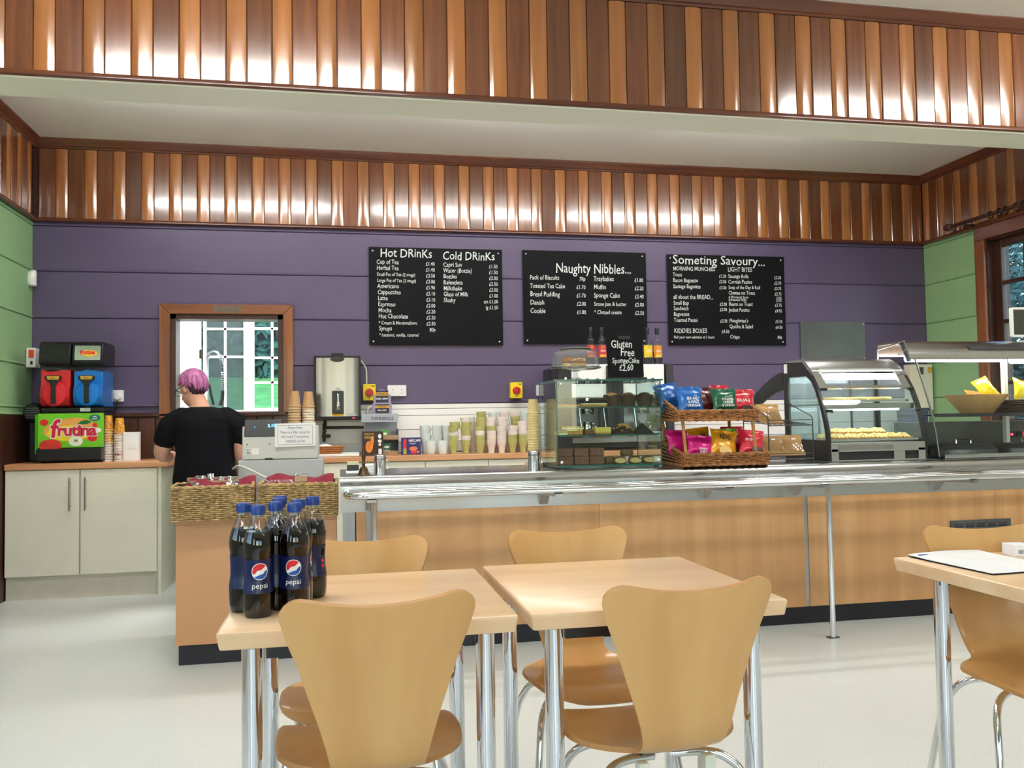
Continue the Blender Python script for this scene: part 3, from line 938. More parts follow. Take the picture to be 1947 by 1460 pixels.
def bottle(loc, rz, label):
    t = thing('cola_bottle', label, 'bottle', loc, rz, 'cola bottles on the table')
    body = MB().lathe(BP, 24).build('bottle_body', m_pet, t, smooth=60)
    cp = [(max(0, r - .0012), z + .001) for r, z in BP if z < .178] + [(brad(.179) - .0012, .179), (0, .179)]
    MB().lathe(cp, 24).build('cola', m_cola, t, smooth=60)
    cap = MB().lathe([(.0145, .2135), (.0148, .216), (.0148, .231), (.0138, .2335), (0, .234)], 24).build('cap', m_capblue, t, smooth=35)
    mb = MB()
    for i in range(20):
        a = 2 * pi * i / 20
        mb.box(-.0008, .0008, -.0156, -.0145, .217, .229, TR(rz=360 * i / 20))
    mb.build('cap_ridges', m_capblue, cap)
    lb = MB().lathe([(brad(z) + .0004, z) for z in (.052, .06, .07, .078, .09, .1, .11, .122)], 28, cap=False).build('wrap_label', m_pepblue, t, smooth=60)
    d = MB(); strip(d, 0, .0975, .0175, lambda u: -2, lambda u: 2, 20); onbottle(d, .0007).build('emblem_rim', m_prwhite, lb)
    w = lambda u: .55 * u + .12 * sin(u * 3)
    d = MB(); strip(d, 0, .0975, .016, lambda u: -.4 + .25 * (u + 1) + .22 * (u + 1) ** 2, lambda u: 2); onbottle(d, .0011).build('emblem_red', m_prred, lb)
    d = MB(); strip(d, 0, .0975, .016, lambda u: -2, lambda u: -.72 + .1 * (u + 1) + .2 * (u + 1) ** 2); onbottle(d, .0011).build('emblem_blue', m_prblue, lb)
    d = MB(); text(d, 'pepsi', .0155, TR(0, 0, .063), align='CENTER', bold=.004); onbottle(d, .0009).build('lettering', m_prwhite, lb)
    d = MB()
    for i in range(9): d.box(.048 + i * .0015, .0488 + i * .0015 + (.0003 if i % 3 else 0), 0, 0.0001, .098, .114)
    onbottle(d, .0012).build('barcode_bars', m_ink, lb)
    d = MB().box(.046, .063, 0, .0001, .096, .117); onbottle(d, .0008).build('barcode_field', m_prwhite, lb)
    d = MB(); disc(d, .055, .086, .004, 14); disc(d, .055, .074, .004, 14); onbottle(d, .0009).build('label_mark', m_prred, lb)
    return t
spots = [(-.172, 1.925, 12, 'nearest cola bottle, at the front left of the cluster'), (-.098, 1.955, -4, 'cola bottle at the front right of the cluster, emblem facing the viewer'),
         (-.208, 1.988, 55, 'leftmost cola bottle, partly hidden by the nearest one'), (-.141, 1.993, -62, 'cola bottle between the two front bottles with barcode showing'),
         (-.064, 2.105, -58, 'rightmost cola bottle, with barcode showing'), (-.139, 2.088, 130, 'cola bottle in the third row, only its neck and cap showing'),
         (-.141, 2.155, 150, 'rearmost cola bottle, only its cap and shoulder visible'), (-.0935, 2.037, 100, 'cola bottle hidden behind the front right bottle, cap just showing')]
b0 = None
for x, y, r, lb in spots:
    if b0 is None: b0 = bottle((x, y, .735), radians(r), lb)
    else: clone(b0, None, (x, y, .735), (0, 0, radians(r)), lb)

# papers, tissue box and wrapper on the right-hand table
mb = MB()
def sheet(u, v):
    return (-.12 + .24 * u, -.155 + .31 * v, .004 + .012 * max(0, v - .75) + .004 * sin(u * 3) * v)
mg = thing('magazine', 'white stapled pages lying open at the corner of the right table', 'papers', (1.703, 2.066, .736), radians(3))
MB().grid(sheet, 8, 10).build('page', m_paper, mg)
MB().grid(lambda u, v: (-.118 + .236 * u, -.153 + .306 * v, .0005 + (.003 + .012 * max(0, v - .75) + .004 * sin(u * 3) * v) * .8), 8, 10).build('under_page', mat('grey_page', rgb(206, 200, 210), .6), mg)
MB().box(-.118, .118, -.153, .153, 0, .001).build('back_cover', m_ink, mg)
MB().box(-.105, -.075, .125, .132, .0085, .009).build('page_heading', m_prblue, mg)
tb = thing('tissue_packet', 'white and blue cardboard packet lying behind the papers', 'packet', (1.945, 2.15, .735), radians(-10))
MB().box(-.085, -.028, -.03, .03, 0, .032).build('white_end', m_paper, tb, bevel=.001)
MB().box(-.028, .09, -.03, .03, 0, .032).build('blue_sleeve', mat('packet_blue', rgb(44, 52, 150), .4), tb, bevel=.001)
mb = MB()
for i in range(9): mb.box(-.073 + i * .0036, -.0715 + i * .0036, -.0306, -.0302, .008, .019)
mb.build('barcode', m_ink, tb)
d = MB(); text(d, 'Lu', .022, TR(-.012, -.0306, .008), slant=.3); d.build('lettering', m_prwhite, tb)
def wrapf(u, v): return (-.06 + .12 * u, -.05 + .1 * v, .004 + .01 * abs(sin(u * 7 + v * 4)) + .006 * sin(v * 9) ** 2)
w = MB().grid(wrapf, 12, 10).build('clear_wrapper', glass('milky_film', (.9, .9, .9), 1, .1, haze=.3), None, (1.86, 1.88, .735)); tag(w, 'crumpled clear plastic wrapper near the edge of the right table', 'wrapper')
# ------------------------------------------------------------------ wall fittings
def panel_text(lines, M, mt, parent, name='menu_line'):
    for s, x, z, size, kw in lines:
        d = MB()
        text(d, s, size, M @ Matrix.Translation((x, 0, z)), **kw)
        d.build(name, mt, parent, smooth=0)

def menu_board(x0, x1, z0, z1, label, lines):
    w, h = x1 - x0, z1 - z0
    t = thing('menu_board', label, 'menu board', (x0, YB - .014, z0))
    MB().box(0, w, -.006, 0, 0, h).build('board_panel', m_board, t, bevel=.0015)
    for sx in (.03, w - .03):
        for sz in (.03, h - .03):
            MB().lathe([(.0065, 0), (.005, .003), (0, .0035)], 10, M=TR(sx, -.006, sz, rx=90)).build('screw', m_gloss, t)
    L = []
    for s, fx, fz, size, al in lines:
        L.append((s, fx * w, h * (1 - fz), size, dict(align=al, bold=.003, jitter=.03, slant=.04, sx=1.0 if s.startswith('Someting') else .84 if size > .09 and 'N' not in s[:1] else .76)))
    panel_text(L, TR(0, -.0066, 0), m_chalk, t)
    return t
hot = [('Cup of Tea', '£1.40'), ('Herbal Tea', '£1.40'), ('Small Pot of Tea (2 mugs)', '£3.50'), ('Large Pot of Tea (3 mugs)', '£3.00'), ('Americano', '£1.90'), ('Cappuccino', '£2.10'), ('Latte', '£2.10'),
       ('Espresso', '£2.00'), ('Mocha', '£2.20'), ('Hot Chocolate', '£2.20'), ('* Cream & Marshmallows', '£2.50'), ('Syrups', '80p'), ('* hazelnut, vanilla, caramel', '')]
L = [('Hot DRinKs', .08, .10, .098, 'LEFT'), ('Cold DRinKs', .545, .115, .094, 'LEFT')]
for i, (a, b) in enumerate(hot):
    z = .172 + i * .0617
    sz = .05 if len(a) < 18 else .038
    L.append((a, .055 + i * .0012, z, sz, 'LEFT'))
    if b: L.append((b, .487, z + .008, .042, 'RIGHT'))
cold = [('Capri Sun', '£1.50'), ('Water (Bottle)', '£1.50'), ('Bottles', '£2.00'), ('Relentless', '£2.50'), ('Milkshake', '£2.00'), ('Glass of Milk', '£1.00'), ('Slushy', 'sm £1.00'), ('', 'lg £1.50')]
for i, (a, b) in enumerate(cold):
    z = .188 + i * .0612
    if a: L.append((a, .55, z, .05, 'LEFT'))
    L.append((b, .965, z + .008, .042, 'RIGHT'))
menu_board(.232, 1.292, 1.743, 2.516, 'black menu board headed Hot Drinks and Cold Drinks on the purple wall', L)
L = [('Naughty Nibbles...', .26, .235, .115, 'LEFT')]
for i, (a, b, c, d) in enumerate([('Pack of Biscuits', '70p', 'Traybakes', '£1.80'), ('Toasted Tea Cake', '£1.70', 'Muffin', '£2.20'), ('Bread Pudding', '£1.70', 'Sponge Cake', '£2.40'), ('Danish', '£2.00', 'Scone jam & butter', '£2.00'), ('Cookie', '£1.80', '* Clotted cream', '£2.50')]):
    z = .312 + i * .0895
    L += [(a, .055, z, .056 if len(a) < 15 else .052, 'LEFT'), (b, .50, z + .006, .046, 'RIGHT'), (c, .565, z + .005, .056 if len(c) < 15 else .047, 'LEFT'), (d, .975, z + .009, .046, 'RIGHT')]
menu_board(1.461, 2.513, 1.753, 2.519, 'black menu board headed Naughty Nibbles, middle of three on the purple wall', L)
L = [('Someting Savoury...', .045, .105, .107, 'LEFT'), ('MORNING MUNCHIES', .048, .178, .05, 'LEFT'), ('LIGHT BITES', .51, .178, .054, 'LEFT'), ('all about the BREAD...', .045, .49, .052, 'LEFT'), ('KIDDIES BOXES', .045, .865, .056, 'LEFT'),
     ('£4.50', .51, .865, .042, 'RIGHT'), ('Pick your own selection of 3 items', .042, .925, .034, 'LEFT'), ('Crisps', .515, .925, .045, 'LEFT'), ('80p', .965, .925, .038, 'RIGHT')]
for a, b, z in (('Toast', '£1.20', .243), ('Bacon Baguette', '£3.50', .305), ('Sausage Baguette', '£3.50', .372), ('Small Bap', '£2.00', .556), ('Sandwich', '£2.90', .615), ('Baguettes', '', .678), ('Toasted Panini', '£3.70', .743)):
    L.append((a, .045, z, .047, 'LEFT'))
    if b: L.append((b, .495, z + .005, .038, 'RIGHT'))
for a, b, z, s in (('Sausage Rolls', '£2.20', .25, .046), ('Cornish Pasties', '£2.70', .312, .046), ('Soup of the Day & Roll', '£3.75', .372, .041), ('Cheese on Toast', '£2.75', .434, .046), ('# Worcester Sauce', '£2.85', .476, .03), ('# Branston Pickle', '£2.95', .506, .03),
                ('Beans on Toast', '£2.75', .56, .046), ('Jacket Potato', '£4.95', .625, .046), ("Ploughman's", '£5.50', .745, .046), ('Quiche & Salad', '£4.50', .81, .046)):
    L += [(a, .512, z, s, 'LEFT'), (b, .97, z + .004, min(s, .038), 'RIGHT')]
menu_board(2.699, 3.766, 1.746, 2.512, 'black menu board headed Someting Savoury, rightmost on the purple wall', L)

def socket(x, z, label, plug=False, double=True, w=.146):
    t = thing('wall_socket', label, 'socket', (x, YB - .004, z), group='wall sockets')
    MB().prism(rrect(w, .086, .006), -.022, 0).build('face_plate', m_socket, t, bevel=.003)
    hx = (-.036, .036) if double else (0,)
    for h in hx:
        if plug and h > 0: continue
        mb = MB()
        mb.box(h - .002, h + .002, -.0235, -.021, .002, .012); mb.box(h - .014, h - .008, -.0235, -.021, -.022, -.018); mb.box(h + .008, h + .014, -.0235, -.021, -.022, -.018)
        mb.build('pin_holes', m_ink, t)
    for h in ((-.012, .012) if double else (.0,)):
        MB().box(h - .005, h + .005, -.026, -.02, .018, .034).build('switch', m_gloss, t, bevel=.001)
    if plug:
        p = MB().lathe([(.026, 0), (.026, .022), (.02, .032), (0, .033)], 20, M=TR(.036, -.022, -.008, rx=90)).build('plug', m_socket, t)
        MB().tube(spline([(.036, -.04, -.03), (.032, -.04, -.075), (.01, -.03, -.13), (-.02, -.03, -.16)], 6), .004, 8).build('plug_cord', m_black, p)
    return t
socket(-1.635, 1.366, 'white double wall socket with a round plug beside the slush machine', True)
socket(.44, 1.386, 'white double wall socket above the tea display stand')
socket(1.63, 1.378, 'white double wall socket left of the glass cake display')
socket(3.645, 1.40, 'white double wall socket behind the wire bag rack')

def isolator(x, z, label):
    t = thing('isolator_switch', label, 'switch', (x, YB - .004, z), group='yellow isolator switches')
    MB().prism(rrect(.098, .128, .008), -.062, 0).build('switch_box', m_yellow, t, bevel=.004)
    k = MB().lathe([(.031, 0), (.031, .012), (.028, .016), (0, .017)], 24, M=TR(0, -.062, -.003, rx=90)).build('rotary_knob', m_red, t)
    MB().box(-.008, .008, -.098, -.075, -.026, .024, TR(ry=25)).build('knob_grip', m_red, k, bevel=.003)
    d = MB().box(.018, .04, -.0626, -.062, .045, .052).box(-.004, .004, -.0626, -.062, -.054, -.046)
    d.build('marking', m_ink, t)
    return t
isolator(.225, 1.374, 'yellow isolator box with red knob next to the water boiler')
isolator(1.386, 1.38, 'yellow isolator box with red knob above the mugs, near the cake display')
mb = MB().tube(spline([(.205, YB - .05, 1.43), (.205, YB - .05, 1.50), (.20, YB - .05, 1.56), (.165, YB - .06, 1.62)], 6), .006, 8)
tag(mb.build('boiler_cable', m_cabside), 'pale cable running from the boiler down to the yellow isolator box', 'cable')
mb = MB().tube(spline([(.275, YB - .03, 1.262), (.24, YB - .035, 1.262), (.215, YB - .035, 1.245), (.21, YB - .035, 1.19), (.21, YB - .035, .93)], 6), .011, 10)
tag(mb.build('water_pipe', m_gloss), 'white plastic elbow pipe below the yellow isolator by the boiler', 'pipe')

st = thing('wall_panel', 'dull grey steel sheet screwed to the wall above the pie warmer', 'panel', (4.215, YB - .012, 1.785))
MB().box(-.31, .31, -.003, 0, -.168, .168).build('steel_sheet', mat('dull_grey_sheet', (.14, .145, .14, 1), .42, .6, var=.15, scale=3), st)
for sx in (-.295, .295):
    for sz in (-.15, .15): MB().lathe([(.006, 0), (.004, .003), (0, .003)], 8, M=TR(sx, -.003, sz, rx=90)).build('screw', m_steel, st)
pr_ = thing('motion_sensor', 'white motion sensor high in the left corner', 'sensor', (XL + .02, 6.79, 2.22), radians(-45))
MB().loft([((0, 0, -.058), (.022, 0, 0), (0, .02, 0)), ((0, -.006, -.05), (.032, 0, 0), (0, .03, 0)), ((0, -.012, -.015), (.034, 0, 0), (0, .036, 0)), ((0, -.008, .03), (.034, 0, 0), (0, .034, 0)), ((0, 0, .055), (.028, 0, 0), (0, .022, 0)), ((0, 0, .06), (.02, 0, 0), (0, .015, 0))], 18).build('sensor_body', m_gloss, pr_)
MB().box(-.01, .01, -.05, -.046, -.006, .002).build('sensor_window', mat('blue_indicator', rgb(90, 120, 240), .3, emit=(.1, .2, 1, 1), estr=1.5), pr_)
al = thing('call_point', 'white wall unit with orange button on the green wall above the worktop', 'alarm unit', (XL + .003, 6.76, 1.64))
MB().box(0, .065, -.05, .05, -.07, .07).build('unit_case', m_gloss, al, bevel=.005)
MB().box(.02, .055, -.058, -.05, .0, .055).build('button', mat('orange_button', rgb(238, 84, 40), .35), al, bevel=.003)
MB().box(.03, .045, -.052, -.05, -.05, -.025).build('key_slot', m_ink, al)
eb = thing('electrical_box', 'cream electrical box with labels in the right back corner', 'electrical box', (5.005, YB - .005, 1.375))
MB().box(-.11, .11, -.09, 0, -.20, .20).build('box_case', m_cabwhite, eb, bevel=.004)
MB().box(-.02, .02, -.092, -.09, .11, .175).build('display', m_darksteel, eb)
MB().prism(rrect(.04, .05, .008, cx=.085, cy=.15), -.092, -.09).build('warning_sticker', mat('amber_sticker', rgb(226, 176, 40), .5), eb)
MB().box(-.05, -.03, -.05, -.03, -.29, -.20).box(.0, .02, -.05, -.03, -.29, -.20).build('conduit', m_gloss, eb)

# curtain pole over the right window
cp = thing('curtain_pole', 'dark turned wooden curtain pole over the right window', 'curtain pole', (XR - .115, 0, 2.70))
MB().cyl((0, 4.45, 0), (0, 6.33, 0), .016, 12).build('pole', m_darkframe, cp)
for y in (6.33, 4.45):
    s = 1 if y > 5 else -1
    MB().lathe([(.016, 0), (.026, .008), (.018, .02), (.032, .04), (.03, .06), (.014, .075), (.018, .085), (0, .095)], 14, M=TR(0, y, 0, rx=-90 * s)).build('finial', m_darkframe, cp)
for y in (6.18, 4.6):
    MB().box(-.012, .114, y - .012, y + .012, -.035, -.016).box(.09, .114, y - .02, y + .02, -.06, .03).build('pole_bracket', m_darkframe, cp)
for i in range(11):
    y = 5.9 - i * .085 + RND.uniform(-.02, .02)
    pth = [(.028 * cos(2 * pi * k / 16), y + .006 * sin(k), .028 * sin(2 * pi * k / 16) - .008) for k in range(16)]
    MB().tube(pth, .006, 6, closed=True).build('curtain_ring', m_darkframe, cp)

# ------------------------------------------------------------------ slush machine
m_slr = mat('red_slush', rgb(226, 34, 52), .35, var=.1, scale=30, bump=.6, bscale=40, sss=.2)
m_slb = mat('blue_slush', rgb(0, 122, 214), .35, var=.1, scale=30, bump=.6, bscale=40, sss=.2)
m_lime = mat('lime_green_print', rgb(122, 206, 44), .3, var=.06, scale=12)
sm = thing('slush_machine', 'black slush machine with red and blue slush tanks and a green fruit sign', 'slush machine', (-1.805, 6.47, .90))
MB().box(-.20, .20, -.03, .29, .0, .345).build('machine_body', m_black, sm, bevel=.01)
MB().box(-.205, .205, -.10, .0, .015, .095).build('drip_tray', m_black, sm, bevel=.008)
MB().box(-.20, .20, -.02, .28, .345, .375).build('tank_deck', m_black, sm, bevel=.005)
sg = MB().box(-.207, .207, -.062, -.03, .10, .335).build('sign_panel', m_lime, sm, bevel=.004)
MB().box(-.225, -.207, -.055, .01, .06, .33).build('sign_side', mat('green_side', rgb(60, 170, 20), .35), sg)
def blob(mb, cx, cz, rx, rz, n=28):
    mb.add([(cx + rx * cos(2 * pi * i / n), 0, cz + rz * sin(2 * pi * i / n)) for i in range(n)], [tuple(range(n))])
def decal(name, shapes, mt, parent, y):
    d = MB()
    for a in shapes: blob(d, *a)
    for i in range(len(d.v)): d.v[i] = (d.v[i][0], y - .00012 * (i // 28), d.v[i][2])
    return d.build(name, mt, parent, smooth=0)
yy = -.0625
decal('sign_glow', [(.0, .215, .17, .07), (.03, .255, .12, .05)], mat('orange_glow_print', rgb(240, 170, 84), .4, var=.2, scale=14), sg, yy)
decal('sign_oval', [(-.01, .20, .135, .052)], mat('sign_yellow', rgb(250, 224, 40), .4), sg, yy - .0004)
decal('printed_apple', [(-.125, .118, .072, .042)], mat('apple_red', rgb(226, 60, 50), .4, var=.25, scale=14), sg, yy - .0006)
for q_ in ((-.165, .275, .027, .022), (.155, .25, .016, .018), (.14, .165, .03, .024)): decal('printed_cherry', [q_], m_prred, sg, yy - .0006)
m_flesh = mat('apple_flesh', rgb(244, 246, 226), .5)
for q_ in ((.035, .145, .045, .034), (.175, .218, .022, .017)): decal('printed_slice', [q_], m_flesh, sg, yy - .0008)
decal('printed_pip', [(.03, .148, .006, .01), (.042, .148, .006, .01)], mat('pip', rgb(150, 140, 70), .5), sg, yy - .001)
d = MB(); d.add([(.04, yy - .001, .258), (.07, yy - .001, .283), (.10, yy - .001, .29), (.135, yy - .001, .276), (.11, yy - .001, .262), (.08, yy - .001, .258)], [(0, 1, 2, 3, 4, 5)])
d.build('printed_leaf', mat('leaf_green', rgb(24, 112, 56), .4), sg, smooth=0)
decal('sign_badge', [(.155, .303, .036, .023)], mat('badge_teal', rgb(30, 120, 110), .4), sg, yy - .0006)
d = MB(); text(d, '99%', .015, TR(.155, yy - .001, .305), align='CENTER', bold=.02); text(d, 'FRUIT', .013, TR(.155, yy - .001, .291), align='CENTER', bold=.02); d.build('badge_lettering', m_prwhite, sg, smooth=0)
for nm, mt, bo, yo in (('lettering_outline', m_prwhite, .085, .0012), ('lettering', mat('frutina_red', rgb(214, 34, 62), .35), .035, .0018)):
    d = MB(); text(d, 'f', .17, TR(-.128, yy - yo, .175), bold=bo * .7, slant=.1); text(d, 'rutina', .105, TR(-.083, yy - yo, .185), bold=bo, sx=1.0)
    d.build(nm, mt, sg, smooth=0)
for cx, mt, nm in ((-.105, m_slr, 'red'), (.105, m_slb, 'blue')):
    def prof(g):  # tank outline in y,z with a rounded lower front
        return [(.26 - g, .378 + g), (-.01 + g, .378 + g), (-.045 + g, .40), (-.055 + g, .45), (-.045 + g, .50), (-.03 + g, .52), (-.03 + g, .64 - 6 * g), (.26 - g, .64 - 6 * g)]
    tk = MB().prismx(prof(0), cx - .097, cx + .097).build('tank', m_plastic, sm, smooth=50)
    body = MB()
    hh = [.603 + .006 * sin(i * .9 + cx * 40) + .003 * sin(i * 2.3) for i in range(9)]
    xs = [cx - .092 + .184 * i / 8 for i in range(9)]
    def sl(u, v):
        i = min(8, int(round(u * 8)))
        P_ = [(.25, .382), (0, .382), (-.038, .402), (-.049, .45), (-.039, .498), (-.024, .515), (-.024, hh[i]), (.1, hh[8 - i] + .01), (.25, hh[i])]
        k = int(round(v * 8))
        return (xs[i], P_[k][0], P_[k][1])
    body.grid(sl, 8, 8)
    for e in (0, 8): body.add([sl(e / 8, k / 8) for k in range(9)], [tuple(range(9)) if e == 0 else tuple(range(8, -1, -1))])
    body.build('slush', mt, sm, smooth=50, label='%s slush' % nm)
    MB().lathe([(.0, 0), (.072, .0), (.078, .006), (.072, .014), (0, .02)], 28, M=TR(cx, -.052, .46, rx=90)).build('dome_front', mt, tk)
    ld = MB().prismx([(.27, .64), (-.05, .64), (-.06, .655), (-.058, .70), (-.045, .765), (-.02, .785), (.25, .785), (.27, .77)], cx - .10, cx + .10).build('tank_lid', m_black, sm, bevel=.008)
    if nm == 'blue':
        MB().prismx([(-.0615, .668), (-.0595, .70), (-.048, .758), (-.0465, .758), (-.058, .70), (-.06, .668)], cx - .082, cx + .082).build('lid_plate', mat('mirror_label', (.7, .7, .72, 1), .15, .9), ld)
        Ml = TR(cx, -.0585, .712, rx=-10)
        d = MB(); blob(d, .01, -.002, .055, .02); d.xform(Ml).build('lid_oval', mat('lid_yellow', rgb(246, 200, 60), .4), ld, smooth=0)
        d = MB(); text(d, 'frutina', .036, TR(cx, -.0600, .705, rx=-10), align='CENTER', bold=.05); d.build('lid_lettering', m_prred, ld, smooth=0)
    lv = MB().prism([(cx - .055, .565), (cx - .04, .572), (cx + .04, .572), (cx + .055, .565), (cx + .05, .545), (cx + .02, .525), (cx + .014, .50), (cx + .016, .40), (cx - .016, .40), (cx - .014, .50), (cx - .02, .525), (cx - .05, .545)], -.085, -.068)
    lv = lv.build('tap_lever', m_black, sm, bevel=.004)
    MB().prism([(cx - .04, .567), (cx + .04, .567), (cx + .034, .546), (cx - .034, .546)], -.0865, -.085).build('lever_badge', m_gold, lv)
    d = MB(); text(d, 'PULL', .014, TR(cx, -.087, .551), align='CENTER'); d.build('lever_lettering', m_ink, lv, smooth=0)
    MB().lathe([(.016, .355), (.018, .38), (.022, .40), (.022, .42)], 14, (cx, -.065, 0)).build('spout', m_plastic, sm)
bx_ = MB().box(.05, .115, -.022, -.02, .348, .372); bx_.build('rating_label', m_prwhite, sm)
def stretch(o):
    for c in o.children:
        if c.name.split('.')[0] in ('tank', 'slush', 'dome_front', 'tank_lid', 'lid_plate', 'lid_oval', 'lid_lettering', 'tap_lever', 'lever_badge', 'lever_lettering'):
            for v in c.data.vertices:
                if v.co.z > .36: v.co.z = .36 + (v.co.z - .36) * 1.107
        stretch(c)
stretch(sm)
ap = thing('air_filter', 'black round motor housing between slush machine and green wall', 'appliance', (-2.09, 6.66, .90))
MB().box(-.05, .05, -.05, .09, 0, .30).build('housing', m_black, ap, bevel=.02)
MB().lathe([(.07, 0), (.07, .05), (.05, .08), (0, .085)], 20, M=TR(0, -.03, .345, rx=90)).build('round_cover', m_black, ap)
for k in range(5): MB().box(-.045, .045, -.117, -.113, .31 + k * .016, .316 + k * .016).build('vent_rib', m_darksteel, ap)

# stacks of paper cups
ORD = ['first', 'second', 'third', 'fourth', 'fifth', 'sixth', 'seventh', 'eighth', 'ninth', 'tenth', 'eleventh', 'twelfth', 'thirteenth', 'fourteenth', 'fifteenth', 'sixteenth', 'seventeenth',
       'eighteenth', 'nineteenth', 'twentieth', 'twenty-first', 'twenty-second', 'twenty-third', 'twenty-fourth']
def cup_mesh(rb, rt, h, mats, inv=True):
    mb = MB()
    pr = [(rb - .003, .004), (rb, 0), (rb + (rt - rb) * .33, h * .33)]
    n = 18
    mb.lathe([(rb, 0), (rt, h)], n, cap=False)
    mb.mi = 1
    mb.tube([((rt + .001) * cos(2 * pi * i / n), (rt + .001) * sin(2 * pi * i / n), h) for i in range(n)], .0022, 6, closed=True)
    mb.mi = 0
    mb.add([(rb * cos(2 * pi * i / n), rb * sin(2 * pi * i / n), .006) for i in range(n)], [tuple(range(n))])
    if inv: mb.xform(Matrix.Translation((0, 0, h)) @ Matrix.Rotation(pi, 4, 'X'))
    return mb.mesh('paper_cup', mats, 50)
m_cuporange = mat('orange_cup_print', rgb(236, 106, 34), .45, var=.45, scale=45, col2=rgb(250, 170, 60))
m_cuppurple = mat('purple_cup_print', rgb(84, 52, 120), .45, var=.5, scale=40, col2=rgb(150, 90, 100))
m_cuppale = mat('pale_cup_print', rgb(226, 206, 196), .45, var=.15, scale=40)
def stack(me_list, x, y, z, n, step, label, group, grp_first=None):
    """upside-down cups; labels name the position in the stack"""
    for i in range(n):
        me = me_list(i)
        o = put(me, 'paper_cup', None, (x + RND.uniform(-.0012, .0012), y + RND.uniform(-.0012, .0012), z + i * step), (0, 0, RND.uniform(0, 6)))
        tag(o, label % ('topmost' if i == n - 1 else 'bottom' if i == 0 else ORD[i]), 'cup', group)
co, cu_, cpl = [cup_mesh(.026, .036, .10, [m, m_prwhite]) for m in (m_cuporange, m_cuppurple, m_cuppale)]
stack(lambda i: co if i >= 7 else cpl, -1.592, 6.515, .90, 13, .0182, '%s upside-down paper cup from the bottom, in the stack touching the slush machine', 'orange paper cups touching the slush machine')
stack(lambda i: co if i >= 10 else (cu_ if i == 2 else cpl), -1.513, 6.50, .90, 12, .0182, '%s upside-down paper cup from the bottom, in the stack beside the white napkin box', 'paper cups beside the white napkin box')
nb = thing('napkin_box', 'tall white folded card box on the short worktop', 'box', (-1.435, 6.52, .90), radians(4))
MB().box(-.05, .05, -.05, .05, 0, .20).build('box_body', m_paper, nb, bevel=.002)
mb = MB().prism(rrect(.05, .03, .014, cx=.012, cy=.10), -.0535, -.05).build('thumb_flap', m_gloss, nb)
ck = cup_mesh(.029, .044, .108, [m_kraft, mat('cup_rim', rgb(226, 206, 176), .6)])
cw = cup_mesh(.029, .044, .108, [mat('white_cup', rgb(232, 222, 204), .6, var=.03), mat('cup_rim_dark', rgb(190, 164, 130), .6)])
stack(lambda i: ck, -.318, 6.42, .90, 20, .0193, '%s brown paper cup from the bottom, left stack behind the till', 'left stack of brown paper cups')
stack(lambda i: ck if i > 17 else cw, -.222, 6.45, .90, 20, .0191, '%s pale paper cup from the bottom, stack beside the boiler', 'right stack of pale paper cups')
d = MB().lathe([(.016, 0), (.0163, .0005)], 20, M=TR(-.215, 6.45 - .036, 1.325, rx=83))

# ------------------------------------------------------------------ wall-mounted water boiler
wb = thing('water_boiler', 'wall mounted stainless steel water boiler with black tap housing', 'water boiler', (-.015, 6.60, 1.165))
fr = MB().box(-.17, .17, .0, .245, .0, .025).box(-.17, .17, 0.0, .245, .462, .478).box(-.17, -.155, .0, .245, .0, .478).box(.155, .17, .0, .245, .0, .478)
fr.build('black_frame', m_blackmat, wb, bevel=.004)
def bf(u, v): return (-.155 + .31 * u, -.012 * (1 - (2 * u - 1) ** 4) - .002, .025 + .437 * v)
MB().grid(bf, 16, 1).build('steel_front', mat('boiler_steel', (.30, .30, .30, 1), .28, 1.0, var=.1, scale=5, stretch=(6, 6, .05)), wb)
MB().box(-.155, .155, .004, .24, .025, .462).build('inner_case', m_darksteel, wb)
MB().box(-.04, .045, -.04, -.01, .045, .215).build('tap_housing', mat('charcoal_plastic', rgb(44, 46, 50), .4), wb, bevel=.006)
tp = MB().lathe([(.012, 0), (.016, .01), (.016, .055), (.010, .07), (.010, .12), (0, .12)], 14, M=TR(.002, -.055, .07)).build('tap', m_chrome, wb)
MB().lathe([(.01, 0), (.018, .012), (.018, .035), (.012, .05), (0, .052)], 14, (.002, -.055, .19)).build('tap_lever', m_plastic, tp)
MB().box(-.04, .045, -.018, -.012, .027, .05).build('yellow_label', mat('label_amber', rgb(240, 190, 30), .5), wb)
MB().box(.065, .135, -.016, -.011, .027, .046).build('grey_label', mat('label_grey', rgb(170, 170, 172), .5), wb)
d = MB(); blob(d, 0, .452, .052, .022); 
for i in range(len(d.v)): d.v[i] = (d.v[i][0], -.0155, d.v[i][2])
d.build('maker_badge', m_black, wb, smooth=0)
MB().box(-.045, .045, .02, .08, .478, .50).build('lid_catch', m_blackmat, wb, bevel=.004)
MB().box(.11, .123, -.002, .004, .008, .016).build('indicator_light', m_ledred, wb)
sp_ = MB().box(-.19, .20, YB - .014, YB - .006, .905, 1.20).build('splash_sheet', mat('brushed_splash', (.38, .37, .36, 1), .4, .7, var=.06)); tag(sp_, 'brushed steel splash sheet on the wall below the water boiler', 'panel')
pi_ = thing('pipework', 'black pipe run with valves under the water boiler', 'pipe', (0, 0, 0))
MB().tube([(-.11, 6.78, 1.165), (-.11, 6.78, 1.118), (-.10, 6.78, 1.108), (.18, 6.78, 1.106)], .011, 10).build('pipe', m_ink, pi_)
MB().tube([(-.118, 6.77, 1.14), (-.118, 6.77, 1.00)], .012, 10).build('drop_pipe', m_ink, pi_)
MB().box(-.135, -.07, 6.755, 6.785, 1.03, 1.055).box(-.13, -.10, 6.75, 6.79, 1.07, 1.09).build('valve', m_ink, pi_, bevel=.004)
tr = thing('drip_tray', 'flat white tray on the worktop below the boiler', 'tray', (-.02, 6.45, .90))
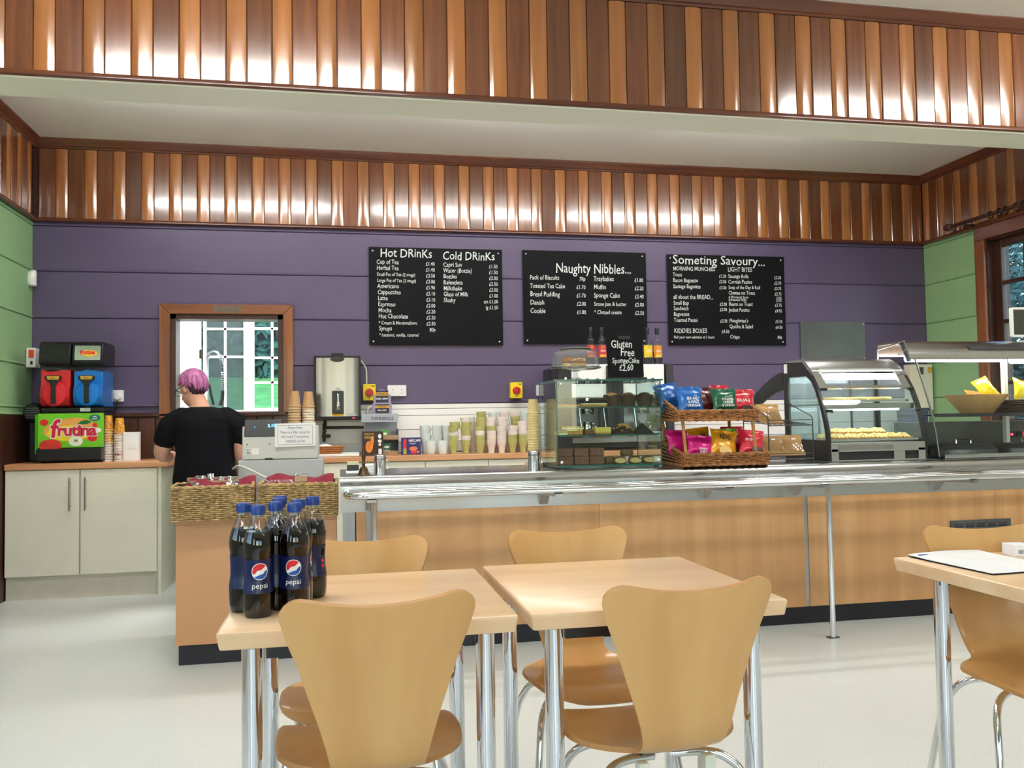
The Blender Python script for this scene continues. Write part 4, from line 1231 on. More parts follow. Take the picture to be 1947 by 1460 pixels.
MB().box(-.17, .16, -.14, .14, 0, .006).box(-.17, .16, -.14, -.132, 0, .022).box(-.17, .16, .132, .14, 0, .022).box(-.17, -.162, -.14, .14, 0, .022).box(.152, .16, -.14, .14, 0, .022).build('tray_body', m_gloss, tr, bevel=.002)
m_wick = mat('orange_wicker', rgb(180, 112, 58), .6, var=.25, scale=60, bump=.5, bscale=90)
bb = thing('bread_basket', 'small orange woven basket with white napkin below the boiler', 'basket', (-.075, 6.44, .906))
MB().loft([((0, 0, 0), (.075, 0, 0), (0, .055, 0)), ((0, 0, .035), (.09, 0, 0), (0, .067, 0)), ((0, 0, .07), (.105, 0, 0), (0, .078, 0)), ((0, 0, .07), (.095, 0, 0), (0, .07, 0)), ((0, 0, .02), (.078, 0, 0), (0, .056, 0))], 28).build('basket_body', m_wick, bb)
for k in range(5):
    z = .008 + k * .0145; s = .077 + .028 * z / .07
    MB().tube([((s + .003 * (-1) ** i) * cos(2 * pi * i / 32), (s * .74 + .003 * (-1) ** i) * sin(2 * pi * i / 32), z) for i in range(32)], .005, 6, closed=True).build('woven_strand', m_wick, bb)
MB().ball((-.03, .0, .062), .05, .045, .022).build('napkin', m_paper, bb)

# ------------------------------------------------------------------ tea display, coffee boxes
m_greycard = mat('grey_card', rgb(150, 154, 162), .6, var=.04)
m_browncard = mat('brown_card', rgb(176, 146, 116), .7, var=.05)
tw = thing('tea_display', 'grey cardboard tea display stand with tea sachet compartments', 'display stand', (.295, 6.50, .90))
MB().prismx([(.046, .243), (.043, .243), (.106, .305), (.11, .305)], -.135, .135).build('header_card', m_greycard, tw)
d = MB(); text(d, 'TWININGS', .05, TR(-.066, .060, .257, rx=-45), bold=.012, sx=.68); d.v = [(x, y - .004, z) for x, y, z in d.v]; d.build('lettering', m_ink, tw, smooth=0)
MB().box(-.135, -.13, 0, .2, 0, .19).box(.13, .135, 0, .2, 0, .19).box(-.135, .135, .19, .2, 0, .19).build('side_wall', m_greycard, tw)
MB().box(-.13, .13, -.005, .19, .11, .118).box(-.13, .13, -.01, -.006, .118, .145).build('upper_shelf', m_browncard, tw)
MB().box(-.13, .13, -.01, .19, .008, .016).box(-.13, .13, -.014, -.01, .0, .03).build('lower_shelf', m_browncard, tw)
MB().box(.062, .066, 0, .19, .118, .18).build('divider', m_browncard, tw)
def tbox(x, w, h, z, c, label, y=-.012, d_=.05, yy0=0):
    t = thing('tea_carton', label, 'carton', (.295 + x, 6.50 + .03, .90 + z))
    MB().box(-w / 2, w / 2, -d_ / 2, d_ / 2, 0, h).build('carton_body', mat('carton_%d%d%d' % c, rgb(*c), .4), t, bevel=.001)
    d = MB(); blob(d, 0, h * .6, w * .3, h * .14)
    for i in range(len(d.v)): d.v[i] = (d.v[i][0], -d_ / 2 - .0006, d.v[i][2])
    d.build('carton_print', m_prwhite, t, smooth=0)
    MB().box(-w * .35, w * .35, -d_ / 2 - .0006, -d_ / 2, h * .18, h * .26).build('carton_band', m_prwhite, t)
tbox(-.045, .07, .05, .1185, (48, 132, 214), 'bright blue tea carton in the tea display stand')
tbox(.03, .062, .062, .1185, (70, 168, 60), 'bright green tea carton in the tea display stand')
tbox(.045, .066, .068, .0165, (16, 92, 48), 'dark green tea carton low in the tea display stand')
tbox(-.02, .05, .042, .0165, (214, 222, 226), 'pale tea carton low in the tea display stand')
m_lilac = mat('lilac_card', rgb(150, 140, 176), .45, var=.1, scale=20)
m_teaink = mat('tea_dark_print', rgb(44, 36, 58), .45)
def teabox(z, w, h, arch, label):
    t = thing('tea_box', label, 'box', (.315, 6.665, z))
    poly = [(-w / 2, 0), (w / 2, 0), (w / 2, h)]
    if arch:
        poly = [(-w / 2, 0), (w / 2, 0), (w / 2, h * .62), (w * .32, h * .64)] + [(w * .32 * cos(radians(a)), h * .64 + w * .30 * sin(radians(a))) for a in range(15, 170, 15)] + [(-w * .32, h * .64), (-w / 2, h * .62)]
    else: poly.append((-w / 2, h))
    MB().prism(poly, -.04, .04).build('box_body', m_lilac, t)
    MB().box(-w * .36, w * .36, -.0412, -.04, h * .06, h * .92).build('dark_print', m_teaink, t)
    MB().box(-w * .38, w * .38, -.042, -.041, h * .55, h * .80).build('gold_band', m_gold, t)
    d = MB(); text(d, 'TWININGS', h * .17, TR(0, -.0428, h * .61), align='CENTER', bold=.01); d.build('band_lettering', m_ink, t, smooth=0)
    d = MB(); text(d, 'EARL GREY', h * .17, TR(0, -.0418, h * .28), align='CENTER', bold=.02); d.build('lettering', m_prwhite, t, smooth=0)
MB().box(.17, .43, 6.62, 6.70, 1.10, 1.20)
teabox(1.2055, .145, .078, False, 'lilac tea box standing on the tea display stand')
teabox(1.284, .13, .105, True, 'lilac arched tea box stacked on top of the other tea box')
rs = MB().box(.20, .43, 6.705, 6.80, .9, 1.205).build('carton_stack', m_greycard); tag(rs, 'plain grey carton standing behind the tea display stand', 'box')
ng = thing('coffee_box', 'dark brown and gold instant coffee box in front of the tea display', 'box', (.235, 6.42, .90), radians(3))
MB().box(-.072, .072, -.045, .045, 0, .175).build('box_body', mat('coffee_dark', rgb(48, 26, 18), .4), ng, bevel=.001)
decal('gold_flame', [(-.03, .065, .026, .042), (-.008, .105, .012, .035)], mat('flame_print', rgb(226, 130, 40), .4, var=.3, scale=30), ng, -.0456)
d = MB(); text(d, 'NESCAFE', .017, TR(-.066, -.0458, .152), bold=.02); text(d, 'GOLD', .026, TR(-.066, -.0458, .125), bold=.03); d.build('lettering', m_gold, ng, smooth=0)
MB().box(.036, .06, -.0456, -.045, .01, .05).build('barcode', m_prwhite, ng)
decal('printed_cup', [(.046, .14, .012, .016), (.046, .105, .014, .012), (.046, .08, .01, .01)], m_prwhite, ng, -.0456)
MB().box(.0722, .0735, -.04, .04, .06, .17).build('red_side', m_prred, ng)
MB().box(.0722, .0735, -.04, .04, .005, .06).build('yellow_side', m_yellow, ng)
nn = thing('coffee_box', 'dark blue instant coffee box with red cup, beside the white mugs', 'box', (.515, 6.46, .90), radians(-3))
MB().box(-.072, .072, -.04, .04, 0, .125).build('box_body', mat('coffee_blue', rgb(30, 30, 110), .4), nn, bevel=.001)
d = MB(); text(d, 'NESCAFE', .025, TR(-.018, -.0408, .095), bold=.03, sx=.85); text(d, 'Original', .014, TR(-.012, -.0408, .078), bold=.01); d.build('lettering', m_prwhite, nn, smooth=0)
MB().box(-.002, .036, -.0408, -.04, .008, .04).build('printed_cup', m_prred, nn)
decal('printed_coffee', [(.018, .044, .03, .016), (.05, .02, .012, .008)], mat('printed_orange', rgb(226, 120, 70), .4), nn, -.0412)
MB().box(-.056, -.034, -.0408, -.04, .005, .115).build('side_strip', m_prred, nn)
MB().box(-.056, -.034, -.0414, -.0408, .005, .045).build('side_flash', mat('olive_print', rgb(170, 176, 60), .5), nn)

# ------------------------------------------------------------------ mugs
m_mugc = mat('cream_glaze', rgb(238, 222, 214), .25, var=.02, coat=.3)
m_mugw = mat('white_glaze', rgb(228, 234, 234), .22, var=.02, coat=.3)
m_mugg = mat('lime_glaze', rgb(188, 186, 116), .25, var=.03, coat=.3)
def mug_meshes(kind):
    if kind == 'latte':
        pr = [(0, .0), (.0215, .0), (.0225, .004), (.024, .025), (.027, .045), (.033, .062), (.0365, .076), (.0375, .10), (.0355, .10), (.034, .078), (.029, .06), (.022, .04), (.019, .008), (0, .007)]
        hd = [(.036, 0, .09), (.052, 0, .088), (.056, 0, .072), (.05, 0, .058), (.033, 0, .056)]
    else:
        pr = [(0, .0), (.026, .0), (.029, .004), (.034, .03), (.0365, .06), (.038, .10), (.036, .10), (.034, .06), (.03, .02), (0, .008)]
        hd = [(.036, 0, .085), (.056, 0, .082), (.060, 0, .06), (.052, 0, .036), (.034, 0, .032)]
    return pr, hd
mugdata = {}
for kind in ('latte', 'mug'):
    pr, hd = mug_meshes(kind)
    for cn, m in (('cream', m_mugc), ('white', m_mugw), ('lime', m_mugg)):
        b = MB().lathe(pr, 20, cap=False).mesh('mug_body', m, 50)
        h = MB().tube(spline(hd, 4), .0045, 6).mesh('handle', m, 60)
        mugdata[kind, cn] = (b, h)
def mug(kind, cn, x, y, z, rz, tilt, label, group):
    t = thing('mug', label, 'mug', (x, y, z), 0, group)
    t.rotation_euler = (tilt[0], tilt[1], rz)
    b, h = mugdata[kind, cn]
    put(b, 'mug_body', t); put(h, 'handle', t)
CN = {'G': 'lime', 'C': 'cream', 'W': 'white'}
wz = .90
front = [(.822, 'GGCGG'), (.914, 'GCGGGC'), (1.022, 'GGCGGG'), (1.106, 'CCCGCC'), (1.184, 'CCCCCC'), (1.267, 'GGCC'), (1.347, 'GGCCC'), (1.432, 'CCGCCC')]
for k, (x, s) in enumerate(front):
    lean = 0.0
    for i, c in enumerate(s):
        top = i == len(s) - 1
        lab = '%s mug, %s from the bottom, in the %s front stack counted from the white mugs' % (CN[c], ORD[i], ORD[k])
        lx = x + (RND.uniform(-.002, .003) * i)
        ti = (RND.uniform(-.02, .02), RND.uniform(-.03, .03)) if i else (0, 0)
        if i >= 3: ti = (RND.uniform(-.03, .08), RND.uniform(-.08, .02))
        mug('latte', CN[c], lx, 6.385, wz + i * .0335, RND.uniform(.7, 1.4), ti, lab, 'stacked coffee mugs')
back = [(.985, 'CCCCCW', .5), (1.075, 'CCCCCGG', .25), (1.165, 'CWCCWWW', .35), (1.25, 'CCCWWWC', .3), (1.333, 'CCCCGGC', .4), (1.415, 'CCCCWWW', .4)]
for k, (x, s, r) in enumerate(back):
    for i, c in enumerate(s):
        lab = '%s mug, %s from the bottom, in the %s rear stack counted from the white mugs' % (CN[c], ORD[i], ORD[k])
        t_ = max(0, i - 2) * .03
        mug('latte', CN[c], x - .004 * i, 6.50, wz + i * .0345, .8, (t_ * .6, -t_), lab, 'stacked coffee mugs')
for k, x in enumerate((.655, .742)):
    mug('mug', 'white', x, 6.385, wz, .9, (0, 0), 'plain white mug standing alone in the front row, %s of two' % ('left' if k == 0 else 'right'), 'plain white mugs')
for k, x in enumerate((.632, .722, .80)):
    for i in range(3):
        mug('mug', 'white', x - .006 * i, 6.50, wz + i * .056, .7, (.06 * i, -.04 * i), 'plain white mug, %s from the bottom, in the %s stack behind the single white mugs' % (ORD[i], ORD[k]), 'plain white mugs')

# ------------------------------------------------------------------ coffee machine and syrup bottles
cm = thing('coffee_machine', 'large white and black espresso machine on the back worktop', 'coffee machine', (2.05, 6.30, .90))
MB().box(-.44, .44, .04, .46, .06, .14).build('machine_base', m_steel, cm, bevel=.006)
MB().box(-.43, .43, .22, .46, .14, .42).build('steel_back', m_steelv, cm, bevel=.004)
MB().box(-.40, .40, .0, .46, .40, .655).build('upper_body', m_gloss, cm, bevel=.012)
MB().box(-.45, -.34, -.01, .47, .02, .64).build('side_cheek', m_black, cm, bevel=.01)
MB().box(.41, .47, -.01, .47, .02, .66).build('side_cheek', mat('graphite_plastic', rgb(48, 46, 52), .4), cm, bevel=.01)
MB().box(-.07, .06, -.025, .22, .14, .645).build('centre_column', mat('slate_plastic', rgb(40, 44, 46), .35), cm, bevel=.008)
MB().box(-.03, .025, -.03, -.02, .2, .55).build('display_strip', m_black, cm, bevel=.002)
MB().box(-.40, .42, .0, .22, .10, .125).build('drip_grille', m_chrome, cm)
for x in (-.2, .24):
    g = MB().lathe([(.045, 0), (.05, .02), (.05, .05), (.03, .07), (.03, .12)], 18, (x, .07, .28)).build('group_head', m_chrome, cm)
    MB().cyl((x, .04, .30), (x, -.06, .285), .012, 10).build('portafilter', m_black, g)
for x in (-.30, -.11, .13, .36):
    MB().tube(spline([(x, .05, .40), (x, -.02, .36), (x + .01, -.03, .25), (x + .02, -.03, .17)], 5), .006, 8).build('steam_wand', m_chrome, cm)
for i, x in enumerate((-.3, -.22, -.14, .14, .22, .3)): MB().lathe([(.018, 0), (.018, .012), (0, .013)], 16, M=TR(x, 0, .53, rx=90)).build('push_button', m_darksteel, cm)
for x in (-.38, .38):
    for y in (.08, .42): MB().lathe([(.02, 0), (.024, .06)], 12, (x, y, 0)).build('machine_foot', m_black, cm)
for sx, nm in ((-.2, 'left'), (.24, 'right')):
    j = thing('milk_jug', 'steel milk jug on the drip grille of the coffee machine, %s of the two' % nm, 'jug', (2.05 + sx, 6.38, 1.0255))
    MB().lathe([(.0, 0), (.04, 0), (.042, .01), (.036, .06), (.034, .085), (.037, .095), (.034, .093), (.03, .06), (0, .01)], 20, cap=False).build('jug_body', m_chrome, j)
    MB().tube(spline([(.034, 0, .08), (.06, 0, .078), (.066, 0, .05), (.04, 0, .02)], 4), .004, 6).build('handle', m_chrome, j)
SB = [(0, 0), (.034, 0), (.0365, .004), (.0365, .16), (.034, .185), (.022, .205), (.0145, .215), (.0135, .245)]
m_syr = mat('dark_syrup', (.05, .018, .006, 1), .08, var=.1)
def syrup(x, c1, c2, label, y=6.40):
    t = thing('syrup_bottle', label, 'bottle', (x, y, 1.5555), group='syrup bottles on the coffee machine')
    MB().lathe(SB, 20).build('glass_body', m_clear, t)
    MB().lathe([(r - .003 if r else 0, z + .002) for r, z in SB[:3]] + [(.0335, .10), (0, .10)], 20).build('syrup', m_syr, t)
    MB().lathe([(.0155, .24), (.0165, .243), (.0165, .285), (.014, .288), (0, .288)], 16).build('cap', m_black, t)
    def arc(z0, z1, off, a=1.15): return MB().grid(lambda u, v: ((.0365 + off) * sin(-a + 2 * a * u), -(.0365 + off) * cos(-a + 2 * a * u), z0 + (z1 - z0) * v), 10, 1)
    arc(.045, .15, .0006).build('label', mat('syrup_%d_%d_%d' % c1, rgb(*c1), .45, var=.12, scale=60), t)
    arc(.008, .055, .0010).build('lower_label', m_ink, t)
    arc(.058, .078, .0014, .7).build('fruit_print', mat('fruit_%d_%d_%d' % c2, rgb(*c2), .45, var=.4, scale=90), t)
    d = MB(); text(d, 'KIN', .022, TR(0, 0, .098), align='CENTER', bold=.02)
    d.v = [(.038 * sin(x / .037), -.038 * cos(x / .037), z) for x, y, z in d.v]; d.build('lettering', m_prwhite, t, smooth=0)
    em = MB(); disc(em, 0, .135, .012, 16); em.v = [(.0378 * sin(x / .037), -.0378 * cos(x / .037), z) for x, y, z in em.v]; em.build('emblem', m_gold, t, smooth=0)
syrup(1.893, (206, 40, 44), (230, 120, 40), 'syrup bottle with red label, leftmost on the coffee machine')
syrup(1.982, (196, 60, 70), (240, 170, 60), 'syrup bottle with pinkish red and orange label, left of the gluten free sign')
syrup(2.352, (244, 208, 40), (214, 180, 70), 'syrup bottle with yellow label, right of the gluten free sign')
syrup(2.44, (240, 150, 40), (240, 200, 90), 'syrup bottle with orange label, rightmost on the coffee machine', 6.42)
# ------------------------------------------------------------------ glass cake display on the counter
GX0, GX1, GY0, GY1, GZ = 1.115, 1.70, 4.43, 4.82, .88
gc = thing('cake_display', 'three-tier glass cake display case on the steel counter', 'display case', (0, 0, 0))
def gsheet(x0, x1, y0, y1, z0, z1, name):
    mb = MB().box(x0, x1, y0, y1, z0, z1)
    dx, dy, dz = x1 - x0, y1 - y0, z1 - z0
    a = min((dx, 0), (dy, 1), (dz, 2))[1]
    mb.m = [(0 if (a == 2 and i < 2) or (a == 1 and i in (2, 4)) or (a == 0 and i in (3, 5)) else 1) for i in range(6)]
    return mb.build(name, [m_greenglass, m_glassedge], gc)
gsheet(GX0 - .01, GX1 + .01, GY0 - .005, GY1, 1.343, 1.351, 'glass_top')
for z in (1.05, 1.199): gsheet(GX0 + .008, GX1 - .008, GY0 + .02, GY1 - .005, z, z + .007, 'glass_shelf')
gsheet(GX0, GX1, GY0, GY1, .888, .898, 'glass_base')
for x in (GX0, GX1 - .006): gsheet(x, x + .006, GY0 + .004, GY1, .899, 1.342, 'glass_side')
gsheet(GX0 + .007, GX1 - .007, GY0 - .001, GY0 + .004, .90, 1.342, 'glass_front')
for x in (GX0 + .025, GX1 - .025):
    for y in (GY0 + .03, GY1 - .03):
        MB().lathe([(.014, 0), (.014, .008)], 14, (x, y, .88)).build('rubber_foot', m_black, gc)
    for z in (.915, 1.325):
        MB().lathe([(.009, 0), (.009, .01), (.006, .013), (0, .014)], 14, M=TR(x, GY0 - .001, z, rx=90)).build('glass_clamp', m_chrome, gc)
MB().lathe([(.008, 1.351), (.008, 1.362), (0, 1.366)], 12, (GX0 + .06, GY0 + .02, 0)).build('top_knob', m_chrome, gc)

m_choc = mat('chocolate_sponge', rgb(58, 34, 26), .8, var=.2, scale=60, bump=.8, bscale=120)
m_choc2 = mat('dark_chocolate', rgb(40, 24, 20), .5, var=.2, scale=40, bump=.5, bscale=90)
m_brownie = mat('brownie', rgb(124, 82, 62), .8, var=.28, scale=70, bump=1.0, bscale=140)
m_cream_ = mat('pale_icing', rgb(232, 222, 190), .6, var=.06)
m_yicing = mat('yellow_icing', rgb(226, 196, 96), .6, var=.08, scale=30)
m_biscuit = mat('golden_biscuit', rgb(196, 138, 72), .75, var=.2, scale=60, bump=.7, bscale=120)
m_scone = mat('cut_scone', rgb(216, 184, 124), .8, var=.15, scale=60, bump=.8, bscale=120)
m_crust = mat('brown_crust', rgb(122, 84, 50), .7, var=.2, scale=40, bump=.5, bscale=80)
m_wrap = mat('brown_muffin_case', rgb(84, 54, 42), .7, var=.1)
def muffin(x, y, z, top, label):
    t = thing('muffin', label, 'muffin', (x, y, z), RND.uniform(0, 3), group='muffins in the cake display')
    n = 24
    mb = MB()
    vs = []; fs = []
    for j, (r, h) in enumerate(((.036, 0), (.040, .025), (.044, .046), (.048, .056))):
        for i in range(n):
            a = 2 * pi * i / n
            q = (1 + .03 * (-1) ** i) if j else 1
            hh = h + (.010 * abs(sin(a * 2)) if j == 3 else 0)
            vs.append((r * q * cos(a), r * q * sin(a), hh))
    for j in range(3):
        for i in range(n): fs.append((j * n + i, j * n + (i + 1) % n, (j + 1) * n + (i + 1) % n, (j + 1) * n + i))
    fs.append(tuple(range(n - 1, -1, -1)))
    mb.add(vs, fs).build('paper_case', m_wrap, t, smooth=25)
    MB().grid(lambda u, v: ((.042 * sin(v * pi / 2) * (1 + .05 * sin(u * 19))) * cos(u * 2 * pi), (.042 * sin(v * pi / 2) * (1 + .05 * sin(u * 19))) * sin(u * 2 * pi), .050 + .026 * cos(v * pi / 2) + .003 * sin(u * 31 + v * 9)), 18, 6, wrapu=True).build('muffin_top', top, t)
z1, z2, z3 = 1.2065, 1.0575, .8985
muffin(1.468, 4.57, z1, m_biscuit, 'muffin with golden top, leftmost of the three in the display')
muffin(1.566, 4.585, z1, m_crust, 'muffin with light brown top, middle of the three in the display')
muffin(1.655, 4.57, z1, m_choc, 'dark chocolate muffin, rightmost of the three in the display')
def wedge(x, y, z, rz, label, layers, r=.15, a=.55):
    t = thing('cake_slice', label, 'cake', (x, y, z), radians(rz), group='slices in the cake display')
    h = 0
    for i, (dh, m, s) in enumerate(layers):
        n = 6
        poly = [(0, 0)] + [(r * s * cos(-a / 2 + a * k / n), r * s * sin(-a / 2 + a * k / n)) for k in range(n + 1)]
        MB().prismz(poly, h, h + dh).build('cake_layer', m, t, bevel=.003); h += dh
wedge(1.30, 4.52, z1, 165, 'chocolate cake slice with pale bottom layer, on the top shelf at the left end', [(.014, m_biscuit, 1), (.012, m_choc, .99), (.008, m_choc2, .98), (.012, m_choc2, .8)])
wedge(1.42, 4.50, z1, 172, 'chocolate cake slice with pale cream layer, on the top shelf next to the muffins', [(.012, m_biscuit, 1), (.008, m_cream_, .98), (.012, m_choc2, .96), (.010, m_choc2, .7)])
def slab(x, y, z, w, d, rz, layers, label, name='cake_bar', group='bars in the cake display'):
    t = thing(name, label, 'cake', (x, y, z), radians(rz), group=group)
    h = 0
    for dh, m in layers:
        mb = MB().box(-w / 2, w / 2, -d / 2, d / 2, h, h + dh)
        mb.build('cake_layer', m, t, bevel=.004); h += dh
slab(1.165, 4.52, z2, .05, .07, 6, [(.012, m_cream_), (.008, m_yicing)], 'small pale cake bar at the left end of the middle shelf')
slab(1.235, 4.52, z2, .085, .07, -4, [(.02, m_biscuit), (.008, m_yicing)], 'golden cake bar under another bar on the middle shelf')
slab(1.23, 4.525, z2 + .0285, .10, .075, 8, [(.008, m_cream_), (.007, m_yicing)], 'pale yellow cake bar lying on top of a golden bar')
slab(1.308, 4.525, z2, .05, .07, 12, [(.028, m_crust)], 'brown cake bar between two yellow bars on the middle shelf')
slab(1.385, 4.51, z2, .088, .075, 0, [(.008, m_biscuit), (.03, m_yicing)], 'thick bright yellow cake bar on the middle shelf')
def mound(x, y, z, rx, ry, h, m, label, nuts=False, p=1.6):
    t = thing('cake_portion', label, 'cake', (x, y, z))
    MB().grid(lambda u, v: (rx * v * cos(2 * pi * u) * (1 + .05 * sin(u * 25)), ry * v * sin(2 * pi * u) * (1 + .05 * sin(u * 21)), .004 + h * (1 - v ** p) + .003 * sin(u * 37 + v * 20)), 28, 8, wrapu=True).build('cake_body', m, t)
    MB().lathe([(1, 0), (1, .006)], 24, sx=rx * 1.0, sy=ry * 1.0).build('cake_foot', m, t)
    if nuts:
        for k in range(34):
            a, q = RND.uniform(-2.9, .3), RND.uniform(.05, .9)
            MB().ball((rx * q * cos(a), ry * q * sin(a), .004 + h * (1 - q ** p) + .004), .007, .006, .005, 6, 4).build('nut_piece', m_biscuit, t)
mound(1.505, 4.52, z2, .068, .06, .045, m_choc, 'chocolate cake topped with chopped nuts on the middle shelf', True, 2.2)
mound(1.625, 4.53, z2, .062, .06, .052, m_choc2, 'pointed dark chocolate cake at the right of the middle shelf', False, 1.1)
for k, x in enumerate((1.175, 1.262, 1.348)):
    nm = ('left', 'middle', 'right')[k]
    slab(x, 4.505, z3, .08, .075, RND.uniform(-5, 5), [(.044, m_brownie)], 'lower brownie, %s of three in the bottom of the cake display' % nm, 'brownie', 'brownies in the cake display')
    slab(x, 4.515, z3 + .0445, .079, .075, RND.uniform(-6, 6), [(.042, m_brownie)], 'upper brownie, %s of three in the bottom of the cake display' % nm, 'brownie', 'brownies in the cake display')
def scone(x, y, z, label, cut=True):
    t = thing('scone', label, 'scone', (x, y, z), RND.uniform(-.2, .2), group='scones in the cake display')
    MB().lathe([(0, 0), (.03, 0), (.036, .008), (.037, .022), (.03, .034), (.015, .038), (0, .039)], 18, sy=.8).build('scone_body', m_crust, t)
    if cut: MB().prism([(.031 * cos(a), .018 + .014 * sin(a)) for a in [2 * pi * k / 16 for k in range(16)]], -.036, -.02).build('cut_face', m_scone, t)
scone(1.436, 4.54, z3, 'whole brown scone at the left end of the scones', False)
scone(1.478, 4.485, z3, 'cut scone with pale face, left of the two front ones')
scone(1.56, 4.485, z3, 'cut scone with pale face, right of the two front ones')
scone(1.635, 4.49, z3, 'cut scone with golden face at the right end of the bottom tier')
scone(1.53, 4.525, z3 + .04, 'brown scone lying on top of the others', False)

# stack of beige paper cups and its board left behind the case
bd = MB().lathe([(.045, 0), (.048, .006), (.048, .02), (.044, .026), (0, .026)], 24).build('wooden_stand', mat('pale_turned_wood', rgb(196, 150, 108), .5, var=.1, stretch=(1, 1, 6)), None, (1.065, 4.76, .88)); tag(bd, 'small round wooden stand under the beige cup stack', 'stand')
cs = cup_mesh(.026, .034, .075, [mat('beige_cup', rgb(216, 190, 134), .6, var=.05), mat('beige_rim', rgb(240, 220, 170), .6)])
for i in range(20):
    o = put(cs, 'paper_cup', None, (1.065 + RND.uniform(-.001, .001), 4.76, .9065 + i * .0145)); tag(o, '%s beige cup from the bottom in the tall stack left of the cake display' % ORD[i], 'cup', 'beige cups beside the cake display')

# cake stand with dome
cd_ = thing('cake_stand', 'glass cake stand with clear dome on top of the cake display', 'cake stand', (1.278, 4.62, 1.3515))
MB().lathe([(.0, 0), (.045, 0), (.045, .006), (.014, .02), (.012, .05), (.03, .058), (.11, .062), (.14, .068), (.142, .075), (.11, .07), (0, .07)], 32, cap=False).build('pedestal_plate', glass('stand_glass', (.86, .9, .9), 1.8, .02), cd_)
MB().lathe([(.132, .0755), (.130, .12), (.122, .155), (.10, .168), (.0, .17)], 32, cap=False).build('dome', glass('dome_plastic', (.86, .87, .86), 1.6, .03, haze=.12), cd_)
MB().lathe([(0, .1705), (.085, .1705), (.09, .176), (.07, .184), (0, .186)], 28).build('dome_top_disc', m_darksteel, cd_)  # flat dark disc on top of the dome
sc_ = thing('sponge_cake', 'large wedge of golden sponge cake under the dome', 'cake', (1.285, 4.62, 1.4225), radians(160))
poly = [(-.06, 0)] + [(-.06 + .15 * cos(-.5 + k * .14), .15 * sin(-.5 + k * .14)) for k in range(8)]
for z0, z1_, m in ((0, .026, m_scone), (.026, .034, mat('jam_layer', rgb(196, 120, 70), .5)), (.034, .06, m_biscuit)): MB().prismz([(a * .9, b * .9) for a, b in poly], z0, z1_).build('cake_layer', m, sc_, bevel=.004)

# gluten free chalk sign
sg2 = thing('chalk_sign', 'black chalk sign reading Gluten Free Sponge Cake on the cake display', 'sign', (1.57, 4.62, 1.352))
poly = [(-.103, .02), (.103, .02), (.106, .235)] + [(.106 * cos(radians(a)), .235 + .035 * sin(radians(a))) for a in range(15, 170, 15)] + [(-.106, .235)]
MB().prism(poly, -.006, .006, TR(rx=-6)).build('sign_board', m_board, sg2, bevel=.002)
MB().box(-.112, .112, -.03, .03, 0, .018).build('sign_foot', m_black, sg2, bevel=.003)
MB().prism(rrect(.07, .018, .009, cx=0, cy=.244), -.0075, -.0058, TR(rx=-6)).build('hand_slot', m_ink, sg2)
d = MB()
for s, x, z, sz in (('Gluten', -.02, .185, .062), ('Free', .012, .138, .062), ('SpongeCake', 0, .098, .043), ('£2.60', .0, .055, .05)):
    text(d, s, sz, TR(rx=-6) @ TR(x, -.0068, z), align='CENTER', bold=.008, sx=.74, jitter=.04, slant=.1)
d.build('lettering', m_chalk, sg2, smooth=0)

# ------------------------------------------------------------------ steel canisters, bell, small things at the counter's left end
def canister(x, y, label):
    t = thing('steel_canister', label, 'canister', (x, y, .88), group='steel canisters on the counter')
    MB().lathe([(0, 0), (.030, 0), (.031, .003), (.031, .082), (.032, .084), (.032, .094), (.028, .097), (.015, .099), (0, .1)], 24, cap=False).build('canister_body', m_chrome, t)
    MB().lathe([(.0322, .074), (.0325, .076), (.0322, .078)], 24, cap=False).build('lid_seam', m_darksteel, t)
    MB().tube([(.034, 0, .07), (.044, 0, .06), (.044, 0, .035), (.034, 0, .025)], .003, 6).build('handle', m_chrome, t)
canister(.198, 4.45, 'steel sugar canister next to the brass bell')
canister(1.0, 4.47, 'steel sugar canister left of the cake display')
be = thing('hand_bell', 'brass hand bell standing on the left end of the counter', 'bell', (.115, 4.40, .88))
MB().lathe([(.033, 0), (.031, .005), (.026, .012), (.021, .026), (.018, .036), (.010, .042), (0, .043)], 20, cap=False).build('bell_body', m_brass, be)
MB().lathe([(.007, .042), (.006, .05), (.010, .056), (.006, .063), (.008, .075), (.0105, .09), (.007, .105), (.009, .112), (.006, .122), (.004, .14), (0, .142)], 12).build('handle', m_brass, be)
bk = thing('stamp_box', 'small black and cream box at the left end of the counter', 'box', (.065, 4.62, .88))
MB().box(-.03, .03, -.025, .025, .012, .04).build('black_case', m_black, bk, bevel=.003)
MB().box(-.03, .03, -.022, .022, .04, .058).build('cream_top', mat('cream_sponge', rgb(214, 204, 172), .7), bk, bevel=.004)
MB().box(-.035, .035, -.03, .03, 0, .012).build('base_tray', m_paper, bk, bevel=.002)
for i in range(5):
    o = MB().box(-.045, .045, -.045, .045, 0, .008).build('napkin', m_paper, None, (.155 + RND.uniform(-.003, .003), 4.63, .88 + i * .0085), RND.uniform(-.08, .08), bevel=.003)
    tag(o, '%s folded white napkin from the bottom in the pile behind the bell' % ORD[i], 'napkin', 'pile of folded napkins')

